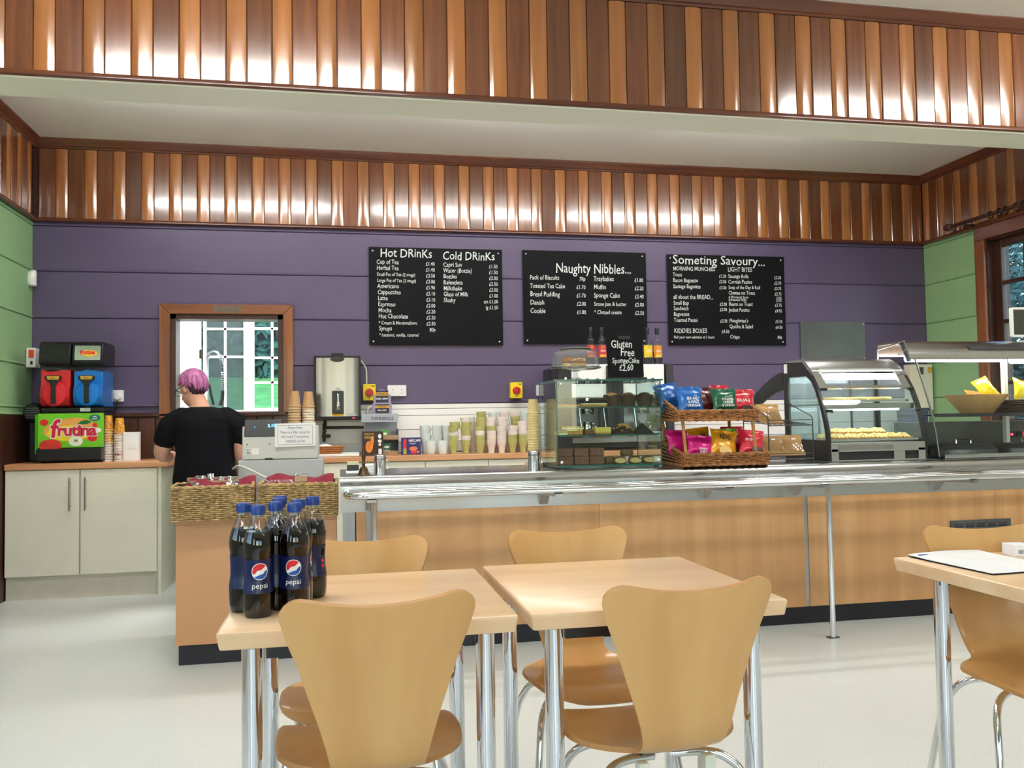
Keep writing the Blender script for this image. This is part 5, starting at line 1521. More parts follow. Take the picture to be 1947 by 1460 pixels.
# ------------------------------------------------------------------ till
m_till = mat('till_grey', rgb(206, 206, 200), .5, var=.03)
m_till2 = mat('till_drawer_grey', rgb(188, 190, 192), .5, var=.03)
tl = thing('cash_register', 'pale grey cash register with black customer display facing the room', 'cash register', (-.305, 4.76, .69), 0)
MB().box(-.22, .215, 0, .32, 0, .262).build('cash_drawer', m_till2, tl, bevel=.006)
MB().prismx([(.005, .264), (.31, .264), (.31, .36), (.16, .44), (.02, .44), (.005, .38)], -.20, .19).build('register_body', m_till, tl, bevel=.006)
dp = MB().prismx([(.0, .385), (.03, .475), (.10, .475), (.10, .385)], -.19, .005).build('display_housing', m_black, tl, bevel=.004)
d = MB(); text(d, '2.10', .024, TR(-.03, .018 - .0025, .435, rx=-18), align='RIGHT', bold=.02); text(d, '1', .012, TR(-.14, .0155, .432, rx=-18), bold=.01)
d.build('display_digits', mat('blue_digits', rgb(60, 180, 250), .4, emit=(.08, .5, 1, 1), estr=3), dp, smooth=0)
MB().box(-.18, -.115, .0045, .0055, .29, .325).build('rating_label', m_gloss, tl)
d = MB(); text(d, 'MODEL', .008, TR(-.178, .0035, .315), bold=.01); 
for i in range(4): d.box(-.178, -.15 - .004 * i, .003, .0034, .294 + i * .005, .296 + i * .005)
d.build('label_print', m_ink, tl, smooth=0)
MB().box(-.085, -.045, .002, .006, .263, .272).build('drawer_lock_slot', m_ink, tl)
for x, z in ((-.175, .345), (-.06, .345), (.165, .345)): MB().lathe([(.004, 0), (.003, .002), (0, .002)], 8, M=TR(x, .005, z, rx=90)).build('screw', m_darksteel, tl)
nt_ = thing('paper_notice', 'white printed notice about credit charges stuck on the till', 'notice', (-.232, 4.745, 1.08), radians(2))
MB().grid(lambda u, v: (-.105 + .21 * u, .006 * sin(u * 3) + .012 * v, -.062 + .124 * v + .004 * u), 8, 4).build('sheet', m_paper, nt_)
Mn = TR(0, -.0035, 0, rx=-5)
d = MB()
for a in ((-.09, .09, .052, .0535), (-.09, .09, -.05, -.0485)): d.box(a[0], a[1], 0, .0002, a[2], a[3])
for a in ((-.09, -.0885), (.0885, .09)): d.box(a[0], a[1], 0, .0002, -.05, .0535)
d.xform(Mn).build('border_print', m_ink, nt_)
d = MB()
for s, z, sz in (('Please Note', .034, .018), ('There is a 50p charge for', .010, .0178), ('All Credit Transactions', -.014, .0178), ('UNDER £10.00', -.038, .0178)): text(d, s, sz, Mn @ TR(0, 0, z), align='CENTER', sx=.86, bold=.004)
d.build('lettering', mat('blue_black_ink', rgb(40, 42, 80), .6), nt_, smooth=0)
cb = MB().tube(spline([(-.56, 4.86, .905), (-.52, 4.74, .925), (-.47, 4.71, .91), (-.40, 4.69, .875), (-.32, 4.66, .84), (-.25, 4.62, .80)], 8), .009, 8, flat=.6).build('flat_cable', m_till); tag(cb, 'pale flat cable hanging across the front of the till', 'cable')

# ------------------------------------------------------------------ seagrass baskets
m_sea = mat('seagrass', rgb(160, 130, 84), .75, var=.3, scale=50, stretch=(1, 1, 1), bump=.5, bscale=160, col2=rgb(196, 164, 112))
def weave_box(w, d, h, rows, stakes, r, mt, parent, flare=0.0, name='weave', hb=None):
    """strands woven round a rectangular basket; hb raises the back edge"""
    mb = MB()
    per = 2 * (w + d)
    for k in range(rows):
        f = (k + .5) / rows
        pts = []
        n = stakes * 4
        for i in range(n):
            s = per * i / n
            if s < w: x, y, nx, ny = -w / 2 + s, -d / 2, 0, -1
            elif s < w + d: x, y, nx, ny = w / 2, -d / 2 + s - w, 1, 0
            elif s < 2 * w + d: x, y, nx, ny = w / 2 - (s - w - d), d / 2, 0, 1
            else: x, y, nx, ny = -w / 2, d / 2 - (s - 2 * w - d), -1, 0
            hh = h if hb is None else h + (hb - h) * (y + d / 2) / d
            o = .0042 * sin(2 * pi * i / 8 + pi * (k % 2)) + flare * f
            pts.append((x + nx * o, y + ny * o, f * hh + .0006 * sin(i * 2.3 + k)))
        mb.tube(pts, r, 5, closed=True, flat=.85)
    o = mb.build(name, mt, parent, smooth=60)
    o['kind'] = 'stuff'
    return o
def braid(w, d, h, r, mt, parent, flare=0.0, hb=None, name='rim_braid'):
    pts = []
    for i in range(160):
        s = 2 * (w + d) * i / 160
        if s < w: x, y, nx, ny = -w / 2 + s, -d / 2, 0, -1
        elif s < w + d: x, y, nx, ny = w / 2, -d / 2 + s - w, 1, 0
        elif s < 2 * w + d: x, y, nx, ny = w / 2 - (s - w - d), d / 2, 0, 1
        else: x, y, nx, ny = -w / 2, d / 2 - (s - 2 * w - d), -1, 0
        hh = h if hb is None else h + (hb - h) * (y + d / 2) / d
        pts.append((x + nx * (flare + .002 * sin(i * 1.57)), y + ny * (flare + .002 * sin(i * 1.57)), hh + .002 * cos(i * 1.57)))
    return MB().tube(pts, r, 6, closed=True).build(name, mt, parent)
m_redcloth = mat('dark_red_cloth', rgb(132, 22, 48), .85, var=.08, scale=30, bump=.3, bscale=80)
def sea_basket(x, y, z, w, d, h, rz, label):
    t = thing('seagrass_basket', label, 'basket', (x, y, z), radians(rz), group='seagrass baskets on the end cabinet')
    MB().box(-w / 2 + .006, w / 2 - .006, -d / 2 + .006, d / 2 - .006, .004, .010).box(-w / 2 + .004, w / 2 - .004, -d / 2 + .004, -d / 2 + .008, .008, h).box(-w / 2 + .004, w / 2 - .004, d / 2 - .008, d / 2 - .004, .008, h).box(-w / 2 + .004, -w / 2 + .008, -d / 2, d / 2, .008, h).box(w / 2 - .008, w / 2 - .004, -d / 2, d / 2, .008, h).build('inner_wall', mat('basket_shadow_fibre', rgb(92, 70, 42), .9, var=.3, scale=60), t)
    weave_box(w, d, h, 17, 46, .0046, m_sea, t)
    braid(w, d, h + .002, .0062, m_sea, t)
    return t
w1 = .365
sea_basket(-.602, 4.452, .6905, w1, .30, .158, 5, 'seagrass basket of wrapped snacks, farther from the steel counter')
sea_basket(-.200, 4.472, .6905, .365, .30, .158, 0, 'seagrass basket with red cloth, next to the steel counter')
def cloth(x, y, z, w, d, rz, label):
    def f(u, v):
        px, py = (-.5 + u) * w, (-.5 + v) * d
        return (px, py, .09 + .095 * v + .008 * sin(u * 7) * v + .006 * sin(u * 17 + v * 5))
    o = MB().grid(f, 24, 12).build('red_cloth', m_redcloth, None, (x, y, z), radians(rz)); tag(o, label, 'cloth')
    s = o.modifiers.new('t', 'SOLIDIFY'); s.thickness = .003
cloth(-.575, 4.475, .6905, .33, .24, 5, 'dark red cloth lining the snack basket farther from the counter')
cloth(-.200, 4.482, .6905, .335, .25, 0, 'dark red cloth rising behind the packs in the basket next to the counter')
def pillow(w, h, th, mt, crimp=.012, nx=10, nz=12, puff=1.0, seed=0):
    """sealed bag standing in x,z, base at z=0"""
    rnd = random.Random(seed)
    ph = [rnd.uniform(0, 6) for _ in range(4)]
    def g(side):
        def f(u, v):
            x = (-.5 + u) * w
            z = v * h
            e = min(v, 1 - v) * h
            k = max(0, min(1, (e - crimp) / (h * .25)))
            k = k * k * (3 - 2 * k)
            q = max(0, 1 - (2 * u - 1) ** 2) ** .5
            t = th / 2 * k * q * puff
            t += (.0025 * sin(u * 13 + ph[0] + v * 6) + .002 * sin(v * 17 + ph[1] - u * 5)) * q
            x *= 1 - .10 * k
            if e < crimp: t += .001 * sin(u * 60)
            return (x, side * (t + .0004), z)
        return f
    mb = MB().grid(g(-1), nx, nz)
    n = len(mb.f)
    mb.grid(g(1), nx, nz)
    mb.f[n:] = [tuple(reversed(f)) for f in mb.f[n:]]
    return mb
packs = [(-.70, 4.40, 20, 'left front'), (-.63, 4.385, -15, 'second from the left'), (-.55, 4.41, 10, 'middle'), (-.48, 4.40, -20, 'right front'), (-.66, 4.49, 35, 'left back'), (-.58, 4.51, -30, 'middle back'), (-.52, 4.50, 15, 'right back')]
m_foilA = mat('printed_foil', rgb(170, 160, 160), .18, .7, var=.5, scale=45)
for i, (x, y, r, nm) in enumerate(packs):
    t = thing('snack_pack', 'clear wrapped snack, %s in the basket with the most snacks' % nm, 'snack', (x, y, .785 + (.035 if i > 3 else 0)), radians(r), group='wrapped snacks in the basket')
    tl_ = TR(rx=-62)
    pillow(.075, .09, .03, None, seed=i).xform(tl_).build('wrapper', m_cellophane if i % 2 else m_foilA, t)
    MB().box(-.026, .026, -.007, .007, .02, .07, tl_).build('biscuit', (m_crust, m_choc, m_biscuit)[i % 3], t, bevel=.004)
ib = thing('card_tray', 'shallow brown card tray at the back of the snack basket', 'tray', (-.625, 4.565, .79), radians(5))
MB().box(-.12, .12, -.02, -.016, 0, .075).box(-.12, .12, .016, .02, 0, .09).box(-.12, -.116, -.02, .02, 0, .09).box(.116, .12, -.02, .02, 0, .09).box(-.12, .12, -.02, .02, 0, .004).build('tray_body', m_browncard, ib)
for k in range(5):
    t = thing('sachet', 'silver sachet standing in the card tray, %s from the left' % ORD[k], 'sachet', (-.70 + k * .038, 4.558 + .0035 * k, .795), radians(RND.uniform(-20, 20)), group='silver sachets in the card tray')
    pillow(.03, .085 + RND.uniform(0, .02), .01, None, .006, 6, 8, seed=40 + k).xform(TR(rx=0, ry=RND.uniform(-12, 12))).build('sachet_body', mat('silver_foil_%d' % k, (.6, .62, .62, 1), .2, .9, var=.2, scale=40), t)
for i, (x, z, m, nm) in enumerate(((-.33, .80, m_scone, 'left'), (-.265, .80, m_cream_, 'small pale'), (-.19, .812, m_biscuit, 'large golden'))):
    t = thing('biscuit_pack', '%s cellophane biscuit pack in the basket next to the counter' % nm, 'snack', (x, 4.405, z - .03), 0, group='biscuit packs in the basket')
    pillow(.075, .10 + .02 * (i == 2), .035, None, seed=20 + i).xform(TR(rx=-18)).build('wrapper', m_cellophane, t)
    MB().box(-.028, .028, -.010, .010, .02, .075 + .02 * (i == 2), TR(rx=-18)).build('biscuit', m, t, bevel=.004)
    if i == 2: MB().box(-.03, .03, -.021, -.019, .07, .10, TR(rx=-18)).build('pack_label', m_browncard, t)

# ------------------------------------------------------------------ wicker crisp stand
m_wk = mat('brown_wicker', rgb(132, 84, 46), .6, var=.35, scale=60, bump=.4, bscale=120, col2=rgb(166, 110, 62))
m_cane = mat('cane_post', rgb(178, 124, 66), .45, var=.15, scale=20)
ws = thing('wicker_stand', 'two-tier brown wicker stand full of crisp packets', 'display stand', (2.0, 4.49, .88))
for z, w, x, hf, hb in ((.006, .48, .02, .055, .125), (.245, .46, -.02, .045, .155)):
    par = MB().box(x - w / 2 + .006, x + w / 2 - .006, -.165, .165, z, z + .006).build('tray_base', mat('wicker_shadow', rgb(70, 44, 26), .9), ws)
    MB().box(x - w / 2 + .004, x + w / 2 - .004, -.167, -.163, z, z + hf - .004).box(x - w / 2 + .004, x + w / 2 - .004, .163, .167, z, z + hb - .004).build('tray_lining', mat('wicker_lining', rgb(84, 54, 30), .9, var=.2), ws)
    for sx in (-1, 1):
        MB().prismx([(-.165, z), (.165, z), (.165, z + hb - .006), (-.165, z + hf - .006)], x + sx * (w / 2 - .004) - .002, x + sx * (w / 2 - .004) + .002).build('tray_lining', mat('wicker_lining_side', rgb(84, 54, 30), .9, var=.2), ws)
    o = weave_box(w, .34, hf, 6, 40, .0052, m_wk, ws, hb=hb); o.location = (x, 0, z)
    o = braid(w, .34, hf + .004, .0075, m_wk, ws, hb=hb + .004); o.location = (x, 0, z)
    o = braid(w, .34, .0, .008, m_wk, ws, name='base_braid'); o.location = (x, 0, z + .002)
for x in (-.215, .185):
    for y in (-.14, .15):
        MB().tube([(x + .02, y, .012), (x, y, .26)], .0095, 8).build('cane_post', m_cane, ws)
def crisp(x, y, z, w, h, col, rz, rx, label, words, band=None, ry=0, seed=1):
    t = thing('crisp_packet', label, 'crisp packet', (x, y, z), radians(rz), group='crisp packets on the wicker stand')
    Mx = TR(rx=-rx, ry=ry)
    m = mat('packet_%d_%d_%d' % col, rgb(*col), .28, .15, var=.10, scale=18, coat=.2)
    pillow(w, h, .05, None, seed=seed).xform(Mx).build('packet_body', m, t)
    d = MB()
    for s, cx, cz, sz, mt_ in words: text(d, s, sz, Mx @ TR(cx, -.0285, cz), align='CENTER', bold=.02, sx=.8)
    if words: d.build('lettering', words[0][4], t, smooth=0)
    if band:
        cx, cz, r, mt_ = band
        d = MB(); blob(d, cx, cz, r, r * .9); d.v = [(a, -.0282, c) for a, b, c in d.v]; d.xform(Mx).build('printed_badge', mt_, t, smooth=0)
    return t
WZ, WZ2 = .919, 1.157
wt_ = m_prwhite
yf, yb = 4.39, 4.50
crisp(1.80, yb + .02, WZ2 + .03, .15, .155, (26, 96, 180), 12, 22, 'blue crisp packet at the left end of the upper tier, behind another', [], seed=3, ry=-8)
crisp(1.865, yf + .02, WZ2, .15, .16, (30, 104, 186), -4, 20, 'blue sea salt and malt vinegar crisp packet in front on the upper tier', [('SEA SALT', .01, .075, .022, wt_), ('& MALT', .01, .055, .022, wt_), ('VINEGAR', .01, .035, .022, wt_)], seed=4)
crisp(1.985, yb - .01, WZ2 + .005, .13, .15, (96, 30, 40), 4, 16, 'maroon crisp packet in the middle of the upper tier', [('OX', -.02, .085, .022, wt_)], seed=5)
crisp(2.065, yf + .025, WZ2, .145, .145, (16, 92, 66), -6, 18, 'dark green cheese and onion crisp packet on the upper tier', [('STRONG', .01, .07, .02, wt_), ('CHEESE', .01, .052, .02, wt_), ('& ONION', .01, .034, .02, wt_)], seed=6)
crisp(2.10, yb + .05, WZ2 + .025, .12, .14, (206, 44, 60), 6, 10, 'red crisp packet at the back of the upper tier, mostly hidden', [], seed=7)
crisp(2.17, yf + .03, WZ2, .145, .14, (204, 38, 56), -8, 18, 'red sea salt crisp packet at the right end of the upper tier', [('SEA SALT', .0, .062, .022, wt_)], (.01, .02, .022, m_ink), seed=8)
crisp(1.83, yb, WZ + .02, .14, .14, (222, 30, 130), 10, 18, 'pink crisp packet at the back left of the lower tier', [], seed=9)
crisp(1.905, yf + .015, WZ, .15, .13, (228, 32, 138), -6, 20, 'pink crisp packet in front on the lower tier', [('SWEET', .01, .04, .018, wt_), ('CHILLI', .01, .024, .018, wt_)], seed=10, ry=6)
crisp(1.97, yb + .01, WZ + .02, .14, .15, (232, 156, 24), 8, 16, 'orange crisp packet behind the one reading REAL on the lower tier', [('RE', .01, .085, .034, m_ink)], seed=11, ry=-5)
crisp(2.035, yf + .005, WZ, .155, .16, (238, 164, 28), -2, 20, 'orange crisp packet reading REAL in front on the lower tier', [('REAL.', .0, .10, .036, m_ink)], (0, .03, .036, mat('crisp_print', rgb(238, 200, 120), .5)), seed=12, ry=10)
crisp(2.105, yb - .005, WZ + .01, .12, .15, (110, 180, 40), -4, 14, 'lime green crisp packet on the lower tier', [], (.01, .05, .026, wt_), seed=13)
crisp(2.165, yb + .03, WZ + .02, .14, .15, (170, 24, 48), 4, 12, 'dark red crisp packet at the back right of the lower tier', [], seed=14)
crisp(2.20, yf + .01, WZ, .14, .155, (222, 42, 66), -10, 18, 'red crisp packet with grey badge at the right end of the lower tier', [('SEA SALT', -.01, .085, .019, wt_)], (.02, .035, .028, mat('badge_grey', rgb(90, 84, 96), .4)), seed=15, ry=6)

# ------------------------------------------------------------------ wire rack with paper bags
m_wire = mat('black_wire', (.012, .012, .012, 1), .4)
wr_ = thing('wire_rack', 'black two-tier wire rack holding brown paper bags', 'rack', (2.465, 4.60, .88))
hw = .135
for sx in (-hw, hw):
    MB().tube([(sx, -.15, .0), (sx, -.15, .245), (sx, -.135, .26), (sx, .13, .34), (sx, .15, .34), (sx, .15, 0)], .0032, 6).build('side_wire', m_wire, wr_)
for z, zb in ((.022, .03), (.208, .232)):
    for y, zz in ((-.15, z), (.15, zb)): MB().cyl((-hw, y, zz), (hw, y, zz), .0032, 6).build('cross_wire', m_wire, wr_)
    for i in range(8):
        x = -hw + .018 + i * (2 * hw - .036) / 7
        MB().cyl((x, -.15, z + .003), (x, .15, zb + .003), .0022, 6).build('shelf_wire', m_wire, wr_)
    MB().cyl((-hw, -.15, z + .03), (hw, -.15, z + .03), .0025, 6).build('lip_wire', m_wire, wr_)
def bag(x, y, z, w, h, rz, rx, label, seed):
    t = thing('paper_bag', label, 'bag', (x, y, z), radians(rz), group='brown paper bags in the wire rack')
    Mx = TR(rx=-rx)
    pillow(w, h, .05, None, .015, seed=seed).xform(Mx).build('bag_body', m_brownbag, t)
    MB().grid(lambda u, v: ((-.5 + u) * w * .72, -.0275 - .004 * sin(pi * u) - .0015 * sin(u * 20 + v * 7), h * (.12 + .33 * v) + .006 * sin(u * 5)), 10, 6).xform(Mx).build('clear_window', m_cellophane, t)
    MB().box(-.012, .014, -.0275, -.0265, h * .66, h * .74, Mx).build('price_sticker', m_paper, t)
bag(2.41, 4.52, .918, .135, .13, 4, 34, 'brown paper bag, left one on the lower tier of the wire rack', 30)
bag(2.525, 4.515, .918, .125, .13, -6, 30, 'brown paper bag, right one on the lower tier of the wire rack', 31)
bag(2.425, 4.58, 1.10, .15, .125, 6, 28, 'brown paper bag on the upper tier of the wire rack', 32)

# ------------------------------------------------------------------ heated pie warmer
m_wt = mat('lit_warmer_tube', rgb(250, 252, 255), .4, var=.01, emit=(.88, .96, 1, 1), estr=9)
PW0, PW1 = 2.665, 3.285
pw = thing('pie_warmer', 'heated pie warmer with curved glass front and lit shelves', 'pie warmer', (0, 0, 0))
PF = [(4.40, .985), (4.405, 1.05), (4.425, 1.12), (4.455, 1.20), (4.50, 1.29), (4.55, 1.36), (4.60, 1.415), (4.66, 1.455)]
def side(x0, x1):
    full = [(4.40, .885)] + PF + [(4.70, 1.468), (4.88, 1.466), (4.88, .885)]
    inner = [(4.43, 1.0), (4.438, 1.06), (4.455, 1.12), (4.485, 1.20), (4.528, 1.285), (4.565, 1.335), (4.62, 1.37), (4.83, 1.372), (4.83, 1.0)]
    n = len(inner)
    # frame made of quads between the outline and the window
    outer = [(4.40, .985), (4.405, 1.05), (4.425, 1.12), (4.455, 1.20), (4.50, 1.29), (4.56, 1.37), (4.66, 1.455), (4.88, 1.466), (4.88, .985)]
    mb = MB()
    for k in range(n):
        k2 = (k + 1) % n
        q = [outer[k], outer[k2], inner[k2], inner[k]]
        mb.prismx(q, x0, x1)
    mb.prismx([(4.40, .885), (4.40, .985), (4.88, .985), (4.88, .885)], x0, x1)
    mb.build('side_frame', m_black, pw)
    MB().prismx(inner, (x0 + x1) / 2 - .002, (x0 + x1) / 2 + .002).build('side_glass', glass('warm_side_glass', (.86, .95, .95), 1, 0, haze=.10), pw)
side(PW0, PW0 + .016); side(PW1 - .016, PW1)
# rear flap standing open behind the warmer
for x in (PW0 + .0, PW1 - .018):
    MB().prismx([(4.885, 1.41), (4.885, 1.30), (4.98, 1.285), (5.12, 1.245), (5.28, 1.18), (5.36, 1.15), (5.34, 1.22), (5.24, 1.30), (5.08, 1.37), (4.95, 1.405)], x, x + .018).build('flap_arm', m_black, pw, bevel=.006)
MB().box(PW0 + .016, PW1 - .016, 4.41, 4.87, .95, .985).build('base_deck', m_steel, pw)
MB().box(PW0 + .016, PW1 - .016, 4.40, 4.41, .935, .985).build('front_rail', m_steel, pw, bevel=.002)
MB().box(PW0, PW1, 4.40, 4.88, .882, .890).box(PW0 + .016, PW0 + .06, 4.40, 4.86, .89, .95).box(PW1 - .06, PW1 - .016, 4.40, 4.86, .89, .95).box(3.07, 3.14, 4.402, 4.42, .89, .95).build('base_frame', m_steel, pw)
MB().box(PW0 + .03, PW1 - .03, 4.42, 4.85, .892, .945).build('base_void', m_ink, pw)
MB().box(PW0 + .05, 3.06, 4.392, 4.40, .945, .972).build('front_label', m_steelv, pw)
hood = MB().prismx([(4.60, 1.415), (4.64, 1.45), (4.70, 1.475), (4.88, 1.473), (4.88, 1.467), (4.70, 1.462), (4.65, 1.438), (4.61, 1.405)], PW0 + .016, PW1 - .016).build('hood', m_steel, pw)
MB().prismx([(4.505, 1.295), (4.60, 1.415), (4.612, 1.405), (4.517, 1.288)], PW0 + .016, PW0 + .07).prismx([(4.505, 1.295), (4.60, 1.415), (4.612, 1.405), (4.517, 1.288)], PW1 - .07, PW1 - .016).prismx([(4.505, 1.295), (4.52, 1.312), (4.53, 1.30), (4.517, 1.288)], PW0 + .016, PW1 - .016).build('hood_front', m_steel, pw)
MB().cyl((PW0 + .05, 4.60, 1.365), (PW1 - .05, 4.60, 1.365), .018, 12).build('upper_tube', m_wt, pw)
MB().prismx([(4.57, 1.40), (4.70, 1.43), (4.70, 1.425), (4.575, 1.393)], PW0 + .02, PW1 - .02).build('tube_reflector', m_gloss, pw)
fg = [(a - .002, b) for a, b in PF[:5]]
vs = []; 
mbg = MB().grid(lambda u, v: (PW0 + .008 + (PW1 - PW0 - .016) * u, *[(fg[i][0] * (1 - f) + fg[min(i + 1, 4)][0] * f, fg[i][1] * (1 - f) + fg[min(i + 1, 4)][1] * f) for i, f in [(min(4, int(v * 4)), v * 4 - int(v * 4) if v < 1 else 0)]][0]), 1, 4)
mbg.build('curved_glass', m_greenglass, pw, smooth=60)
shelf = MB().box(PW0 + .018, PW1 - .018, 4.50, 4.86, 1.196, 1.206).box(PW0 + .018, PW1 - .018, 4.485, 4.50, 1.175, 1.206).build('mid_shelf', m_steel, pw)
MB().cyl((PW0 + .09, 4.53, 1.178), (PW1 - .09, 4.53, 1.178), .012, 10).build('lower_tube', m_wt, pw)
for z in (1.0, 1.222):
    y0 = 4.43 if z < 1.1 else 4.515
    MB().box(PW0 + .03, PW1 - .03, y0, y0 + .004, z - .006, z + .006).build('grid_lip', m_chrome, pw)
    for i in range(24): MB().cyl((PW0 + .035 + i * (PW1 - PW0 - .07) / 23, y0, z), (PW0 + .035 + i * (PW1 - PW0 - .07) / 23, 4.84, z), .0018, 5).build('grid_wire', m_chrome, pw)
for x in (PW0 + .016, PW1 - .05):
    for y, z in ((4.49, 1.288), (4.435, 1.165)): MB().box(x, x + .035, y - .008, y + .008, z - .008, z + .008).build('glass_hinge', m_black, pw, bevel=.002)
MB().box(PW0 + .02, PW1 - .02, 4.855, 4.862, .99, 1.45).build('rear_glass', glass('steamy_glass', (.8, .9, .92), 1, 0, haze=.2), pw)
for x in (2.88, 3.1): MB().box(x - .006, x + .006, 4.848, 4.855, .99, 1.45).build('rear_bar', m_darksteel, pw)
MB().box(PW0 - .004, PW0 - .001, 4.83, 4.865, 1.40, 1.455).build('paper_tag', m_paper, pw)
m_pastry = mat('golden_pastry', rgb(232, 190, 104), .55, var=.2, scale=40, bump=.5, bscale=70, col2=rgb(246, 222, 150))
m_quiche = mat('quiche', rgb(238, 196, 110), .55, var=.2, scale=50, bump=.4, bscale=60)
for k, (x0, x1) in enumerate(((2.72, 2.88), (2.885, 3.03), (3.045, 3.19))):
    t = thing('pastry_slice', 'flat golden pastry on the upper shelf of the pie warmer, %s' % ('at the left', 'in the middle', 'at the right')[k], 'pastry', ((x0 + x1) / 2, 4.60, 1.224), group='pastries on the upper warmer shelf')
    w = (x1 - x0) / 2
    MB().loft([((0, 0, 0), (w, 0, 0), (0, .07, 0)), ((0, 0, .012), (w * 1.0, 0, 0), (0, .075, 0)), ((0, 0, .02), (w * .95, 0, 0), (0, .068, 0)), ((0, 0, .016), (w * .85, 0, 0), (0, .058, 0))], 24).build('crust', m_pastry, t)
    MB().lathe([(0, .017), (1, .016)], 20, sx=w * .8, sy=.055).build('filling', m_quiche, t)
k = 0
for row, (y, z, n0) in enumerate(((4.49, 1.003, 6), (4.60, 1.003, 6), (4.54, 1.033, 4))):
    for i in range(n0):
        x = PW0 + .10 + i * .083 + (.04 if row == 2 else 0)
        nm = ('front row', 'second row', 'top layer')[row]
        t = thing('pasty', 'folded golden pasty, %s from the left in the %s of the pie warmer' % (ORD[i], nm), 'pasty', (x, y, z), radians(RND.uniform(-25, 25)), group='pasties in the pie warmer')
        MB().grid(lambda u, v: (.048 * cos(pi * u) * (.25 + .75 * sin(pi * (v * .5 + .25)) if 0 else 1) , (-.5 + v) * .062, .004 + .030 * sin(pi * v) * sin(pi * u) ** .6 + .002 * sin(u * 26)), 14, 8).build('crust', m_pastry, t)
        MB().tube([(.048 * cos(pi * q / 12), -.033, .006 + .004 * sin(q * 3)) for q in range(13)], .005, 6).build('crimp', m_biscuit, t)

# ------------------------------------------------------------------ hot servery gantry
GT0, GT1 = 3.40, 5.05
gt = thing('servery_gantry', 'stainless servery gantry with lit canopy and slanted glass at the right of the counter', 'servery', (0, 0, 0))
can = [(4.56, 1.462), (4.555, 1.475), (4.565, 1.51), (4.60, 1.555), (4.66, 1.58), (4.86, 1.585), (4.87, 1.575), (4.87, 1.50), (4.86, 1.50), (4.86, 1.57), (4.67, 1.568), (4.61, 1.543), (4.58, 1.505), (4.57, 1.475), (4.57, 1.462)]
MB().prismx(can, GT0 - .10, GT1).build('canopy', m_steel, gt)
MB().box(4.0 - .23, 4.35, 4.5615, 4.5625, 1.487, 1.513).build('brand_plate', m_darksteel, gt) if 0 else None
MB().prismx([(4.571, 1.522), (4.5755, 1.53), (4.592, 1.552), (4.590, 1.553), (4.573, 1.531), (4.569, 1.523)], 3.72, 4.30).build('dark_plate', m_darksteel, gt)
def gl(u, v):
    a = [(4.558, 1.462), (4.50, 1.33), (4.44, 1.18), (4.40, 1.05), (4.375, .895)]
    i = min(3, int(v * 4)); f = v * 4 - i
    return (GT0 - .06 + (GT1 - GT0 + .06) * u, a[i][0] * (1 - f) + a[i + 1][0] * f, a[i][1] * (1 - f) + a[i + 1][1] * f)
MB().grid(gl, 1, 8).build('slanted_glass', m_greenglass, gt, smooth=60)
MB().tube([(GT0 - .062, *gl(0, v / 8)[1:]) for v in range(9)], .005, 6).build('glass_edge_strip', m_darksteel, gt)
MB().prismx([(4.545, 1.45), (4.60, 1.575), (4.64, 1.58), (4.575, 1.45)], GT0 - .105, GT0 - .095).build('end_bracket', m_darksteel, gt)
MB().lathe([(.012, 0), (.012, .008), (0, .01)], 12, M=TR(GT0 - .105, 4.59, 1.52, ry=-90)).build('bracket_bolt', m_chrome, gt)
MB().tube([(GT0 - .10, 4.60, 1.575), (GT0 - .10, 4.86, 1.545), (GT0 - .10, 4.87, 1.42), (GT0 - .10, 4.87, .885)], .006, 6).build('end_frame', m_steel, gt)
m_gt = mat('lit_gantry_tube', rgb(255, 250, 244), .4, var=.01, emit=(1, .96, .9, 1), estr=13)
MB().cyl((GT0 - .04, 4.67, 1.475), (4.02, 4.67, 1.475), .02, 12).build('lamp_tube', m_gt, gt)
MB().cyl((4.06, 4.64, 1.462), (4.78, 4.64, 1.462), .02, 12).build('lamp_tube', m_gt, gt)
MB().box(GT0 - .06, 4.85, 4.63, 4.72, 1.497, 1.512).build('lamp_batten', m_gloss, gt)
for x in (4.04, 4.80): MB().box(x - .012, x + .012, 4.66, 4.69, .885, 1.50).build('post', m_gloss if x < 4.5 else m_steel, gt)
MB().box(GT0 - .02, GT1, 4.46, 4.80, 1.126, 1.134).build('glass_shelf', mat('smoked_shelf', (.02, .022, .025, 1), .12), gt)
MB().box(GT0 - .02, GT1, 4.452, 4.46, 1.12, 1.14).build('shelf_edge', m_ink, gt)
MB().box(GT0 + .0, GT1, 4.82, 4.87, .885, 1.09).build('control_panel', m_darksteel, gt, bevel=.004)
for i, x in enumerate((4.20, 4.255)): MB().box(x - .02, x + .02, 4.812, 4.82, .985, 1.02).build('rocker_switch', m_black, gt)
MB().box(4.19, 4.205, 4.808, 4.812, .995, 1.008).build('indicator_light', m_ledred, gt)
MB().lathe([(.016, 0), (.016, .012), (0, .014)], 14, M=TR(4.31, 4.82, 1.003, rx=90)).build('indicator_light', m_ledred, gt)
MB().box(GT0 + .01, GT1, 4.42, 4.82, .882, .893).build('hot_well', m_blackmat, gt)
MB().box(GT0 + .0, GT1, 4.405, 4.42, .882, .905).build('well_lip', m_steel, gt, bevel=.003)
